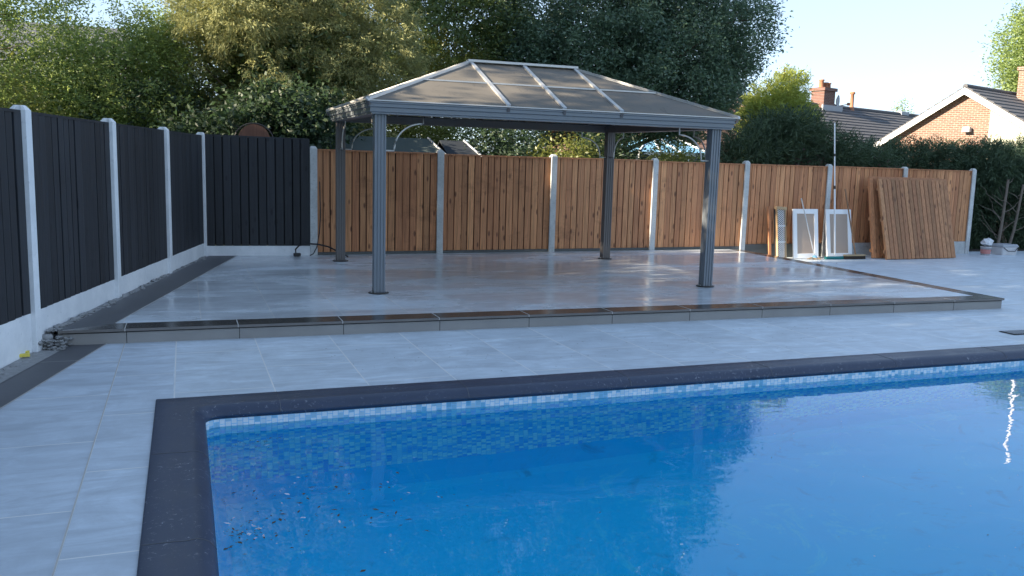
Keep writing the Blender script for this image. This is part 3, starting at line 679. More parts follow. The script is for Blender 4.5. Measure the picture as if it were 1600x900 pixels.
m = MB()
tilt_box(m, (0, 0, 0), EX, up, -nv, Wd, h, .006, n0=.05); m.build('back_board', M['gz_dark'], rk)
# timber board standing just left of the rack
m = MB(); tilt_box(m, (0, 0, 0), EX, up, nv, .055, .95, .02, .1); o = m.build('timber_board', M['wood'])
o.location = (9.93, 13.06, GD(13)); tag(o, 'short upright brown timber board left of the wire rack', 'board')
# mop with pale handle
mo = empty('mop', (10.80, 12.86, GD(12.9) + .004), 'mop with pale blue-grey handle leaning across the left framed board', 'mop')
m = MB(); m.tube([(0, 0, .05), (-.235, .20, 1.10)], .011, 8); m.build('handle', M['steel'], mo)
m = MB(); m.lathe((0, 0, .0), [(.0, .07), (.03, .07), (.05, .03), (.05, .0)], 10); m.build('socket', M['blueglass'], mo)
m = MB(); r4 = random.Random(3)
for i in range(46):
    a = r4.uniform(0, 6.28); q = r4.uniform(.08, .16); m.tube([(0, 0, .035), (q * .5 * math.cos(a), q * .35 * math.sin(a), .03), (q * math.cos(a), q * .6 * math.sin(a), .006)], .005, 4)
m.build('mop_strings', M['cardboard'], mo)
# long white pole with teal brush head
po = empty('pool_brush', (11.22, 12.84, GD(12.9) + .004), 'tall white telescopic pole with a wide teal brush head on the ground', 'brush'); po.location.x = 11.24
m = MB(); m.tube([(0, 0, .05), (.055, .21, 1.30)], .016, 8); m.tube([(.055, .21, 1.30), (.11, .41, 2.50)], .012, 8); m.build('pole', M['white'], po)
m = MB(); m.tube([(.054, .207, 1.28), (.057, .217, 1.34)], .020, 8); m.tube([(.082, .307, 1.88), (.085, .317, 1.93)], .016, 8); m.build('collar', M['gz_dark'], po)
m = MB(); m.box(-.22, -.03, .02, .22, .03, .05); m.build('brush_head', M['greenbr'], po, .008)
m = MB()
for i in range(40): m.box(-.215 + i * .011, -.028, 0, -.208 + i * .011, .028, .022)
m.build('bristles', M['greenbr'], po)
# wooden broom
bm_ = empty('broom', (11.66, 12.80, GD(12.8) + .004), 'wooden yard broom with long handle leaning against the right framed board', 'broom')
m = MB(); m.tube([(.02, 0, .085), (.03, .42, 1.28)], .013, 8); m.build('handle', M['wood_pole'], bm_)
m = MB(); m.box(-.24, -.03, .055, .24, .03, .085); m.build('broom_head', M['cardboard'], bm_, .006)
m = MB()
for i in range(60): 
    x = -.235 + i * .0079; m.hexa([(x - .003, -.038, 0), (x + .003, -.038, 0), (x + .003, .038, 0), (x - .003, .038, 0), (x - .002, -.027, .056), (x + .002, -.027, .056), (x + .002, .027, .056), (x - .002, .027, .056)])
m.build('bristles', M['bristle'], bm_)
# loose fence panels
rng = random.Random(21)
def loose_panel(x, y, x2, y2, w, h, back, label, shear, mat, n=17):
    z = GD(y) + .01; e = empty('loose_fence_panel', (x, y, z), label, 'fence panel', 'spare fence panels leaning on the fence')
    d = Vector((x2 - x, y2 - y, 0)).normalized()
    up = Vector((shear, back, math.sqrt(h * h - back * back - shear * shear))) / h; nv = d.cross(up)
    m = MB(); pitch = w / n
    for i in range(n):
        a, b2 = i * pitch, (i + 1) * pitch - .017 if i < n - 1 else w; t1 = .008 + rng.uniform(0, .003); tn = rng.uniform(0, 1); hb = rng.uniform(-.005, .003)
        P_ = lambda u, v, c: d * u + up * v + nv * c
        m.hexa([P_(a, hb, -.035), P_(b2, hb, -.035), P_(b2, hb, .006 + t1), P_(a, hb, .004 + t1), P_(a, h, -.035), P_(b2, h, -.035), P_(b2, h, .006 + t1), P_(a, h, .004 + t1)], tn)
    m.hexa([P_(.01, .01, -.02), P_(w - .01, .01, -.02), P_(w - .01, .01, -.006), P_(.01, .01, -.006), P_(.01, h - .01, -.02), P_(w - .01, h - .01, -.02), P_(w - .01, h - .01, -.006), P_(.01, h - .01, -.006)], .02, 1)  # dark backing colour stands for the shade between these boards
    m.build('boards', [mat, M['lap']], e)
    m = MB(); m.bar(up * (h + .008) + nv * .0, d * w + up * (h + .008), .055, .018, nv, .4); m.build('capping', mat, e)
    m = MB()
    for v in (.15, .75, 1.35): m.bar(up * v - nv * .05, d * w + up * v - nv * .05, .06, .04, nv, .3)
    m.build('rail', mat, e)
loose_panel(12.24, 12.60, 14.03, 12.70, 1.80, 1.53, .40, 'front spare brown fence panel leaning back against the fence', .01, M['wood_new'])
loose_panel(12.15, 12.86, 13.9, 12.94, 1.78, 1.52, .30, 'darker spare fence panel mostly hidden behind the front one', .03, M['wood'])
# paint pot with crumpled film on top
pt_ = empty('bucket', (15.42, 13.22, GD(13.2) - .01), 'white bucket by the last fence post with crumpled film on it', 'bucket')
m = MB(); m.lathe((0, 0, 0), [(0, 0), (.085, 0), (.10, .17), (.106, .17), (.106, .185), (.098, .185), (.09, .05), (0, .05)], 20); m.build('body', M['clearbox'], pt_)
m = MB(); m.lathe((0, 0, .04), [(.091, 0), (.100, .09)], 20); m.build('band', M['pink'], pt_)
fm = MB(); r5 = random.Random(8); vv = []; nn_ = 12
for j in range(7):
    for k in range(nn_):
        a = 2 * math.pi * k / nn_; ph = math.pi * j / 6; q = .10 * r5.uniform(.7, 1.35); vv.append((.03 + q * 1.2 * math.sin(ph) * math.cos(a), q * math.sin(ph) * math.sin(a), .27 + .085 * math.cos(ph) * r5.uniform(.7, 1.2)))
fm.add(vv, [(j * nn_ + k, j * nn_ + (k + 1) % nn_, (j + 1) * nn_ + (k + 1) % nn_, (j + 1) * nn_ + k) for j in range(6) for k in range(nn_)])
o = fm.build('crumpled_film', M['foil']); o.location = (15.42, 13.22, GD(13.2) - .01); tag(o, 'crumpled white plastic film heaped on the bucket', 'plastic film')
# storage tub
tb = empty('storage_tub', (15.97, 13.25, GD(13.2) - .01), 'milky plastic tub with a grey lid at the foot of the hedge', 'tub')
m = MB(); m.hexa([(-.19, -.13, 0), (.19, -.13, 0), (.19, .13, 0), (-.19, .13, 0), (-.225, -.155, .18), (.225, -.155, .18), (.225, .155, .18), (-.225, .155, .18)]); m.build('body', M['clearbox'], tb, .02)
m = MB(); m.hexa([(-.235, -.165, .18), (.235, -.165, .18), (.235, .165, .18), (-.235, .165, .18), (-.20, -.14, .235), (.20, -.14, .235), (.20, .14, .235), (-.20, .14, .235)]); m.build('lid', M['lead'], tb, .012)
m = MB(); m.tube([(-.2, -.16, .17), (-.1, -.175, .10), (.1, -.175, .09), (.2, -.16, .17)], .008, 6); m.build('handle', M['blk'], tb)
m = MB(); m.hexa([(0, 0, 0), (.45, -.02, 0), (.45, .13, 0), (0, .15, 0), (0, 0, .015), (.45, -.02, .02), (.45, .13, .02), (0, .15, .015)]); o = m.build('scrap_board', M['foil']); o.location = (15.55, 13.3, GD(13.3) - .005)
tag(o, 'thin pale scrap board lying flat between bucket and tub', 'board')
# hose / cable by the corner post
m = MB(); m.tube([(1.50, 12.78, .14), (1.49, 12.76, .22), (1.54, 12.75, .275), (1.66, 12.74, .30), (1.80, 12.74, .295), (1.95, 12.72, .26), (2.07, 12.66, .20), (2.2, 12.5, .135)], .011, 8)
m.tube([(1.84, 12.78, 1.2), (1.85, 12.77, .70), (1.83, 12.76, .45), (1.79, 12.74, .25), (1.74, 12.72, .16), (1.69, 12.72, .133)], .008, 6)
o = m.build('cable', M['blk']); tag(o, 'black cable looping up and down beside the corner concrete post', 'cable')
m = MB(); m.box(1.46, 12.70, TZ + .002, 1.56, 12.78, TZ + .045); o = m.build('plug', M['blk'], None, .008); tag(o, 'small black plug on the terrace at the cable end', 'plug')
# yellow spacer wedges
for i, (x, y, a, l, lab) in enumerate(((-1.165, 7.165, .12, .13, 'yellow plastic packer beside the near fence post, further from the camera of the pair'), (-1.15, 7.07, .22, .13, 'yellow plastic packer beside the near fence post, closer to the camera of the pair'), (-1.10, 7.48, 1.1, .09, 'lone yellow plastic packer propped against the rubble by the terrace corner'))):
    m = MB(); m.hexa([(-l / 2, -.014, 0), (l / 2, -.014, 0), (l / 2, .014, 0), (-l / 2, .014, 0), (-l / 2, -.014, .02), (l / 2, -.014, .026), (l / 2, .014, .026), (-l / 2, .014, .02)]); o = m.build('plastic_packer', M['yellow'], None, .003)
    o.location = (x, y, .012); o.rotation_euler = (0, -.25 if i == 2 else 0, a); tag(o, lab, 'packer', 'yellow packers by the fence')
# cement rubble along the fence foot (countless crumbs: one object)
def rock(m, c, r, rg):
    V = []; 
    for p in [(0, 0, 1), (1, 0, 0), (0, 1, 0), (-1, 0, 0), (0, -1, 0), (.7, .7, .5), (-.7, .7, .5), (-.7, -.7, .5), (.7, -.7, .5), (0, 0, -1)]:
        q = r * rg.uniform(.65, 1.2); V.append((c[0] + p[0] * q, c[1] + p[1] * q, c[2] + p[2] * q * .7))
    m.add(V, [(0, 5, 6), (0, 6, 7), (0, 7, 8), (0, 8, 5), (5, 1, 2), (5, 2, 6), (6, 2, 3), (6, 3, 7), (7, 3, 4), (7, 4, 8), (8, 4, 1), (8, 1, 5), (9, 2, 1), (9, 3, 2), (9, 4, 3), (9, 1, 4)])
m = MB(); rg = random.Random(4)
for i in range(900):
    y = rg.uniform(3.0, 12.9); up_ = y > 7.5; zz = (TZ if up_ else 0.0)
    dens = .2 + .8 * max(0, math.sin(y * 2.3) * math.sin(y * .9 + 1)) if y > 8.3 else 1
    if rg.random() > dens: continue
    x = fx(y) + .05 + abs(rg.gauss(0, .035)); r = rg.choice([.006, .009, .012, .018, .026]) * rg.uniform(.7, 1.3)
    rock(m, (x, y, zz + r * .3 - .01), r, rg)
for i in range(200): 
    y = rg.uniform(7.3, 7.75); x = fx(y) + rg.uniform(.06, .22); r = rg.uniform(.008, .024); rock(m, (x, y, rg.uniform(.0, .085)), r, rg)
tag(m.build('cement_rubble', M['mortar']), 'grey crumbs and lumps of cement along the foot of the black fence', 'rubble', kind='stuff')
m = MB(); m.lathe((-1.035, 7.46, 0), [(0, 0), (.05, 0), (.057, .085), (.05, .10), (0, .10)], 14); o = m.build('cement_lump', M['mortar'])
tag(o, 'rounded pale cement lump at the left end of the terrace step', 'cement lump')
# cement bedding strip under the fence
m = MB(); 
for s0, s1 in ((2.75, 7.4), ):
    pass
m.add([(fx(-4) + .03, -4, .003), (fx(-4) + .19, -4, .003), (fx(7.66) + .21, 7.66, .003), (fx(7.66) + .03, 7.66, .003)], [(0, 1, 2, 3)])
m.add([(fx(7.5) + .03, 7.5, TZ - .006), (fx(7.5) + .2, 7.5, TZ - .006), (fx(12.93) + .09, 12.93, TZ - .006), (fx(12.93) + .02, 12.93, TZ - .006)], [(0, 1, 2, 3)])
tag(m.build('cement_bed', M['mortar']), kind='structure')
# small white crumbs on the paving near the boards, and a rusty leaf by the fence
m = MB(); rg = random.Random(9)
for i in range(14): rock(m, (10.0 + rg.uniform(-.1, .9), 12.3 + rg.uniform(-.5, .5), GD(12.5) + .01), rg.uniform(.008, .03), rg)
tag(m.build('plaster_crumbs', M['foil']), 'white plaster crumbs scattered on the paving in front of the boards', 'crumbs', kind='stuff')
# debris floating on the pool
m = MB(); rg = random.Random(14); zw = -.114
def flk(x, y, s, mi):
    a = rg.uniform(0, 6.28); l, w_ = s * rg.uniform(.6, 1.3), s * rg.uniform(.25, .6); c_, s_ = math.cos(a), math.sin(a)
    m.add([(x + l * c_, y + l * s_, zw), (x - w_ * s_, y + w_ * c_, zw + .001), (x - l * c_, y - l * s_, zw), (x + w_ * s_, y - w_ * c_, zw + .001)], [(0, 1, 2, 3)], .5, mi)
for i in range(520):
    q = rg.random()
    if q < .35: x, y = .60 + rg.gauss(0, .34), 4.0 + rg.gauss(0, .26)
    elif q < .55: x, y = .22 + rg.gauss(0, .07), 3.75 + (x - .2 if 0 else 0) + rg.gauss(0, .08)
    elif q < .65: x, y = .35 + rg.gauss(0, .1), 5.0 + rg.gauss(0, .08)
    else: x, y = rg.uniform(.2, 6), rg.uniform(2.0, 5.2)
    if x < .12 or y > 5.3: continue
    flk(x, y, rg.choice([.004, .006, .009, .013, .022 if q < .6 else .008]) * (.8 if q < .65 else .6), 0 if rg.random() < (.85 if q < .65 else .4) else 1)
tag(m.build('floating_debris', [M['leaflitter'], M['foil']]), 'bits of leaf and dust floating on the pool water', 'leaf litter', kind='stuff')
m = MB(); rg = random.Random(15); zw = TZ + .004
for i in range(28): x = rg.uniform(.4, 2.2); flk(x, 12.65 + rg.gauss(0, .12), .02, 0)
zw = .003
for i in range(120): flk(rg.uniform(1, 6), 6.6 + rg.gauss(0, .35), .008, 0)
for i in range(70): zw = TZ + .003; flk(rg.uniform(.5, 8.5), rg.uniform(7.8, 12), .008, 0)
tag(m.build('leaf_litter', M['leaflitter']), 'dry leaf bits scattered over the paving', 'leaf litter', kind='stuff')

# ------------------------------------------------------------------ houses
def az(a): return Vector((math.sin(R(a)), math.cos(R(a)), 0))
def brick_bungalow():
    A = Vector((29.49, 27.02, 0)); e = empty('brick_bungalow', tuple(A), 'bungalow with orange brick gable, white bargeboards and dark tiled roof beyond the hedge', 'house')
    e.rotation_euler = (0, 0, R(90 - 73))      # local x = ridge direction (away right), local -y = towards the viewer side along the gable
    RZ = 5.16; sl = .605; hw = 3.75; L = 11
    za = lambda t: RZ - .13 - sl * abs(t)
    m = MB(); # gable wall, brick from the left eave to t=+.95 (local y = -t)
    m.add([(.32, 3.3, -.2), (.32, -.95, -.2), (.32, -.95, za(.95)), (.32, 0, za(0)), (.32, 3.3, za(3.3))], [(0, 1, 2, 3, 4)])
    m.add([(.32, 3.3, -.2), (L, 3.3, -.2), (L, 3.3, za(3.3)), (.32, 3.3, za(3.3))], [(0, 1, 2, 3)])
    m.build('brick_wall', M['brick'], e)
    m = MB(); m.add([(.30, -.95, -.2), (.30, -3.4, -.2), (.30, -3.4, za(3.4)), (.30, -.95, za(.95))], [(0, 1, 2, 3)])
    m.add([(.30, -3.4, -.2), (L, -3.4, -.2), (L, -3.4, za(3.4)), (.30, -3.4, za(3.4))], [(0, 1, 2, 3)]); m.build('rendered_wall', M['render'], e)
    m = MB(); nC = 13
    for sgn in (1, -1):
        for k in range(nC):
            t0, t1 = k * hw / nC, (k + 1) * hw / nC + .03
            z0, z1 = RZ - sl * t0 - .0, RZ - sl * t1 - .0
            m.hexa([(0, -sgn * t0, z0 - .06), (L, -sgn * t0, z0 - .06), (L, -sgn * t1, z1 - .06), (0, -sgn * t1, z1 - .06), (0, -sgn * t0, z0 + .0), (L, -sgn * t0, z0 + .0), (L, -sgn * t1, z1 + .045), (0, -sgn * t1, z1 + .045)])
    m.build('roof', M['rooftile'], e)
    m = MB(); m.tube([(0, 0, RZ + .01), (L, 0, RZ + .01)], .10, 8); m.build('ridge_tile', M['rooftile'], e)
    for sgn, nm in ((1, 'bargeboard'), (-1, 'bargeboard')):
        m = MB(); t1 = hw
        m.hexa([(-.02, 0, RZ - .30), (.02, 0, RZ - .30), (.02, -sgn * t1, RZ - sl * t1 - .28), (-.02, -sgn * t1, RZ - sl * t1 - .28), (-.02, 0, RZ - .05), (.02, 0, RZ - .05), (.02, -sgn * t1, RZ - sl * t1 - .05), (-.02, -sgn * t1, RZ - sl * t1 - .05)])
        m.build(nm, M['white'], e)
        m = MB(); m.add([(.02, 0, RZ - .2), (.31, 0, RZ - .2), (.31, -sgn * t1, RZ - sl * t1 - .2), (.02, -sgn * t1, RZ - sl * t1 - .2)], [(0, 1, 2, 3)]); m.build('soffit', M['white'], e)
    m = MB(); m.tube([(0, -hw - .05, RZ - sl * hw - .05), (L, -hw - .05, RZ - sl * hw - .05)], .06, 8); m.build('gutter', M['white'], e)
    # floodlight on the gable
    m = MB(); m.tube([(.32, -.15, 3.50), (.12, -.15, 3.55)], .03, 6); fl = m.build('floodlight', M['white'], e)
    m = MB(); m.hexa([(.02, -.32, 3.36), (.22, -.32, 3.36), (.22, -.02, 3.36), (.02, -.02, 3.36), (.05, -.30, 3.56), (.22, -.30, 3.56), (.22, -.04, 3.56), (.05, -.04, 3.56)]); m.build('lamp_head', M['dish'], fl)
    m = MB(); m.box(5.2, .02, RZ - .25, 5.7, .35, RZ + .16); m.build('roof_vent', M['lead'], e)
    # tall brick chimney
    c = MB(); c.box(4.0, -1.2, RZ - 1.0, 4.9, -.3, RZ + .95); ch = c.build('chimney', M['brick'], e)
    c = MB(); c.box(3.94, -1.26, RZ + .95, 4.96, -.24, RZ + 1.1); c.build('chimney_cap', M['brick'], ch)
    c = MB(); c.tube([(7.67, 0, RZ - .1), (7.67, 0, RZ + 6.4)], .075, 8); am = c.build('aerial_mast', M['white'], e)  # unseen mast added so the pool reflects a white streak
    for q in (4.2, 4.65):
        c = MB(); c.lathe((q, -.75, RZ + 1.1), [(.12, 0), (.10, .35), (.13, .38), (.11, .42), (0, .42)], 12); c.build('chimney_pot', M['clay'], ch)
brick_bungalow()
def bungalow2():
    B = Vector((30.85, 36.77, 0)); e = empty('tiled_bungalow', tuple(B), 'low house with dark tiled roof and red brick chimney carrying a satellite dish', 'house')
    e.rotation_euler = (0, 0, R(90 - 73)); RZ = 4.95; sl = .55; hw = 4.2; x0, L = -7.6, 10.2
    m = MB(); nC = 14
    for sgn in (1, -1):
        for k in range(nC):
            t0, t1 = k * hw / nC, (k + 1) * hw / nC + .03; z0, z1 = RZ - sl * t0, RZ - sl * t1
            m.hexa([(x0, -sgn * t0, z0 - .06), (L, -sgn * t0, z0 - .06), (L, -sgn * t1, z1 - .06), (x0, -sgn * t1, z1 - .06), (x0, -sgn * t0, z0), (L, -sgn * t0, z0), (L, -sgn * t1, z1 + .05), (x0, -sgn * t1, z1 + .05)])
    m.build('roof', M['rooftile'], e)
    m = MB(); m.tube([(x0, 0, RZ + .02), (L, 0, RZ + .02)], .11, 8); m.build('ridge_tile', M['rooftile'], e)
    m = MB(); m.box(x0 + .3, -3.8, -.2, L - .3, 3.8, RZ - sl * 3.9)
    for xx in (x0 + .3, L - .3): m.add([(xx, -3.8, RZ - sl * 3.9), (xx, 3.8, RZ - sl * 3.9), (xx, 0, RZ - .15)], [(0, 1, 2)])
    m.build('wall', M['brick_x'], e)
    c = MB(); c.box(-.85, -.42, RZ - .6, .12, .32, RZ + .72); ch = c.build('chimney', M['brick_x'], e)
    c = MB(); c.box(-.93, -.49, RZ + .72, .20, .39, RZ + .88); c.build('chimney_cap', M['brick_x'], ch)
    c = MB(); c.box(-1.0, -.5, RZ - .35, .75, -.42, RZ + .02); c.build('flashing', M['lead'], ch)
    for q, hh in ((-.60, .42), (-.22, .30), (.02, .30)):
        c = MB(); c.lathe((q, -.05, RZ + .88), [(.13, 0), (.11, hh - .08), (.15, hh - .05), (.13, hh), (0, hh)], 12); c.build('chimney_pot', M['clay'], ch)
    c = MB()
    n = 14; V = [(.42, -.3, RZ + .28)]
    for j, rr in enumerate((.16, .32)):
        for k in range(n): a = 2 * math.pi * k / n; V.append((.42 + rr * math.cos(a) * .45 + rr * rr * .6, -.3 - rr * rr * .8, RZ + .28 + rr * math.sin(a)))
    c.add(V, [(0, 1 + k, 1 + (k + 1) % n) for k in range(n)] + [(1 + k, 1 + n + k, 1 + n + (k + 1) % n, 1 + (k + 1) % n) for k in range(n)], smooth=True); ds = c.build('satellite_dish', M['dish'], e)
    c = MB(); c.tube([(.3, -.2, RZ + .15), (.6, -.35, RZ + .05), (1.15, -.55, RZ + .16)], .025, 6); c.box(1.1, -.6, RZ + .10, 1.25, -.5, RZ + .24); c.build('dish_arm', M['clay'], ds)
    c = MB(); c.lathe((2.2, -.1, RZ - .1), [(.16, 0), (.10, .25), (.09, .85), (.14, .88), (.14, .95), (.08, 1.0), (0, 1.0)], 12); c.build('vent_pipe', M['clay'], e)
    c = MB(); c.box(7.2, -.15, RZ - .02, 8.0, .2, RZ + .17); c.build('ridge_vent', M['lead'], e)
bungalow2()
def left_house():
    e = empty('slate_house', (-3.5, 33, 0), 'house with grey slate roof and white fascia seen through the airy trees', 'house')
    m = MB(); m.box(-4.6, 0, -.2, 2.0, 6, 4.0); m.build('wall', M['brick_x'], e)
    m = MB(); m.add([(-5.0, -.35, 3.95), (2.6, -.35, 3.95), (1.6, 3, 6.1), (-3.6, 3, 6.1)], [(0, 1, 2, 3)]); m.add([(2.6, -.35, 3.95), (2.6, 6.4, 3.95), (1.6, 3, 6.1)], [(0, 1, 2)]); m.add([(-5, 6.4, 3.95), (-5, -.35, 3.95), (-3.6, 3, 6.1)], [(0, 1, 2)]); m.add([(2.6, 6.4, 3.95), (-5, 6.4, 3.95), (-3.6, 3, 6.1), (1.6, 3, 6.1)], [(0, 1, 2, 3)])
    rf = m.build('roof', M['roofgrey'], e)
    m = MB(); m.box(-5.0, -.42, 3.78, 2.6, -.36, 3.97); m.build('fascia', M['white'], e)
    for x in (-3.2, -.6): 
        m = MB(); m.box(x, -.05, 2.2, x + 1.2, .01, 3.4); wn = m.build('window', M['white'], e)
        m = MB(); m.box(x + .08, -.06, 2.28, x + 1.12, -.052, 3.32); m.build('pane', M['window'], wn)
left_house()
def mid_house():
    e = empty('brown_roof_house', (19.5, 34.5, 0), 'house with brown tiled roof glimpsed between trees under the gazebo eave', 'house')
    m = MB(); nC = 10
    for k in range(nC):
        t0, t1 = k * 3.6 / nC, (k + 1) * 3.6 / nC + .02; z0, z1 = 4.6 - .62 * t0, 4.6 - .62 * t1
        m.hexa([(-4, -t0, z0 - .05), (4, -t0, z0 - .05), (4, -t1, z1 - .05), (-4, -t1, z1 - .05), (-4, -t0, z0), (4, -t0, z0), (4, -t1, z1 + .05), (-4, -t1, z1 + .05)])
    m.add([(-4, 0, 4.6), (4, 0, 4.6), (4, 3.6, 2.4), (-4, 3.6, 2.4)], [(0, 1, 2, 3)])
    m.build('roof', M['roofbrown'], e)
    m = MB(); m.box(-3.8, -3.2, -.2, 3.8, 3.2, 2.5); m.build('wall', M['brick_x'], e)
mid_house()
def conservatory():
    e = empty('conservatory', (15.1, 26.6, 0), 'white framed conservatory with pitched blue roof beyond the back fence', 'conservatory')
    m = MB(); m.box(-1.0, -1.0, -.2, 1.5, 1.5, .8); m.build('dwarf_wall', M['brick_x'], e)
    m = MB(); m.box(-1.0, -.98, .8, 1.5, 1.5, 2.0); m.build('glazing', M['window'], e)
    m = MB()
    for x in (-1.0, -.4, .2, .85, 1.5): m.box(x - .03, -1.02, .8, x + .03, -.96, 2.0)
    m.box(-1.06, -1.06, 1.98, 1.56, -.96, 2.09); m.build('frame', M['white'], e)
    ap = (.62, 1.2, 2.78); m = MB(); m.add([(-1.1, -1.1, 2.09), (1.6, -1.1, 2.09), (1.35, 1.2, 2.78), ap], [(0, 1, 2, 3)]); m.add([(-1.1, -1.1, 2.09), ap, (-1.1, 1.6, 2.09)], [(0, 1, 2)]); m.build('roof', M['blueglass'], e)
    m = MB()
    for q in ((-1.1, -1.1, 2.1), (-.3, -1.1, 2.1), (.5, -1.1, 2.1), (1.6, -1.1, 2.1)): m.bar(q, (ap[0] + (q[0] > 1) * .7, ap[1], ap[2] + .01), .05, .04)
    m.box(.55, 1.15, 2.7, .70, 1.3, 3.05); m.build('glazing_bar', M['white'], e)
conservatory()
def shed(name, x0, x1, xr, y0, y1, ze, zr, mat, label, hip):
    cxm, cym = (x0 + x1) / 2, (y0 + y1) / 2; e = empty(name, (cxm, cym, 0), label, 'shed', 'garden sheds behind the brown fence'); ob = []
    m = MB(); m.box(x0 + .1, y0 + .1, -.15, x1 - .1, y1 - .1, ze - .02); ob.append(m.build('wall', M['shedwall'], e))
    m = MB(); ym = (y0 + y1) / 2
    m.hexa([(x0, y0, ze - .03), (x1, y0, ze - .03), (xr, ym, zr - .03), (x0, ym, zr - .03), (x0, y0, ze), (x1, y0, ze), (xr, ym, zr), (x0, ym, zr)])
    m.hexa([(xr, ym, zr - .03), (x0, ym, zr - .03), (x0, y1, ze - .03), (x1, y1, ze - .03), (xr, ym, zr), (x0, ym, zr), (x0, y1, ze), (x1, y1, ze)][0:8])
    ob.append(m.build('roof', mat, e))
    m = MB(); m.bar((x1 + .01, y0, ze + .005), (xr + .01, ym, zr + .005), .02, .05); ob.append(m.build('bargeboard', M['lead'], e)); recenter(e, ob)
shed('garden_shed', 2.2, 4.6, 4.34, 15.2, 17.2, 1.50, 1.965, M['felt'], 'garden shed with grey-green felt roof behind the brown fence', 0)
shed('garden_shed', 4.68, 5.42, 5.15, 15.6, 17.4, 1.50, 1.955, M['felt2'], 'narrower charcoal felt roofed shed beside the greener one', 0)
# cable reel end behind the corner black panel
e = empty('wooden_disc', (1.02, 13.9, 0), 'round brown wooden disc with dark rim showing above the black corner panel', 'wooden disc')
m = MB(); n = 28; cz = 1.78; rr = .235
V = [(rr * math.cos(2 * math.pi * k / n), yy, cz + rr * math.sin(2 * math.pi * k / n)) for yy in (-.04, 0) for k in range(n)]
m.add(V, [tuple(range(n)), tuple(range(2 * n - 1, n - 1, -1))] + [(k, (k + 1) % n, n + (k + 1) % n, n + k) for k in range(n)], .6); m.box(-.05, 0, -.1, .05, .08, 1.7, .3); m.build('disc', M['reel'], e)
m = MB(); m.tube([(.29 * math.cos(a), .02, cz - .02 + .27 * math.sin(a)) for a in np.linspace(0, 2 * math.pi, 30)], .012, 6, cap=False); m.build('rim', M['gz_dark'], e)

# ------------------------------------------------------------------ vegetation
def np_mesh(name, V, F, tone, mat, parent=None, n=4):
    me = bpy.data.meshes.new(name); nv = len(V); nf = len(F)
    me.vertices.add(nv); me.vertices.foreach_set('co', V.astype(np.float32).ravel())
    me.loops.add(nf * n); me.loops.foreach_set('vertex_index', F.astype(np.int32).ravel())
    me.polygons.add(nf); me.polygons.foreach_set('loop_start', np.arange(0, nf * n, n, dtype=np.int32))
    try: me.polygons.foreach_set('loop_total', np.full(nf, n, dtype=np.int32))
    except Exception: pass
    at = me.attributes.new('tone', 'FLOAT', 'POINT'); at.data.foreach_set('value', tone.astype(np.float32))
    me.materials.append(mat); me.update(calc_edges=True); o = bpy.data.objects.new(name, me); C.objects.link(o)
    if parent is not None: o.parent = parent
    return o
def unit(v): return v / (np.linalg.norm(v, axis=1, keepdims=True) + 1e-9)
def clumps(blobs, nsub, rg, inner=.25):
    """sub-clump centres over lumpy ellipsoids; blobs = (cx,cy,cz,rx,ry,rz)"""
    B = np.array(blobs, float); wgt = (B[:, 3] * B[:, 4] * B[:, 5]) ** (2 / 3.); idx = rg.choice(len(B), nsub, p=wgt / wgt.sum())
    d = unit(rg.normal(size=(nsub, 3))); rr = np.where(rg.random(nsub) < inner, rg.uniform(.25, .75, nsub), rg.uniform(.78, 1.10, nsub))
    return B[idx, :3] + d * B[idx, 3:6] * rr[:, None], d
def leaves(centres, outd, per, sig, L, Wd, rg, flat=.6, outw=.4, tonevar=.45, elong=(1, 1, 1)):
    K = len(centres); n = K * per; c = np.repeat(centres, per, 0); od = np.repeat(outd, per, 0)
    cs = np.repeat(sig * rg.uniform(.6, 1.5, K), per)[:, None]
    P = c + rg.normal(size=(n, 3)) * cs * np.array(elong)
    a = unit(rg.normal(size=(n, 3)) * np.array([1, 1, flat]) + od * outw)
    nn = unit(np.cross(a, rg.normal(size=(n, 3))) + od * .35 + np.array([0, 0, .35])); s = unit(np.cross(a, nn)); nn = np.cross(s, a)
    l = (L * rg.uniform(.6, 1.35, n))[:, None]; w_ = (Wd * rg.uniform(.6, 1.35, n))[:, None]
    V = np.stack([P, P + a * l * .45 + s * w_ * .5 + nn * l * .06, P + a * l - nn * l * .08, P + a * l * .45 - s * w_ * .5 + nn * l * .06], 1).reshape(-1, 3)
    F = np.arange(n * 4).reshape(-1, 4)
    tn = np.clip(np.repeat(rg.beta(2, 2, K), per) * (1 - tonevar) + rg.random(n) * tonevar, 0, 1)
    return V, F, np.repeat(tn, 4)
def sprays(centres, outd, per, sig, L, Wd, rg, lift=.0, droop=0.0, fan=.55):
    """feathery conifer: each clump is a tuft of narrow blades fanning out one way"""
    K = len(centres); n = K * per; d0 = unit(outd + rg.normal(size=(K, 3)) * .45 + np.array([0, 0, lift]))
    d = np.repeat(d0, per, 0); c = np.repeat(centres, per, 0)
    along = rg.uniform(-1, 1, n)[:, None]
    P = c + d * along * sig * 1.4 + rg.normal(size=(n, 3)) * sig * np.array([.5, .5, .35])
    a = unit(d + rg.normal(size=(n, 3)) * fan + np.array([0, 0, -droop])); s = unit(np.cross(a, rg.normal(size=(n, 3)))); nn = np.cross(s, a)
    l = (L * rg.uniform(.5, 1.4, n))[:, None]; w_ = (Wd * rg.uniform(.6, 1.4, n))[:, None]
    V = np.stack([P, P + a * l * .5 + s * w_ * .5, P + a * l - np.array([0, 0, 1]) * l * .15, P + a * l * .5 - s * w_ * .5], 1).reshape(-1, 3)
    tn = np.clip(np.repeat(rg.beta(2, 2, K), per) * .6 + rg.random(n) * .4, 0, 1)
    return V, np.arange(n * 4).reshape(-1, 4), np.repeat(tn, 4)
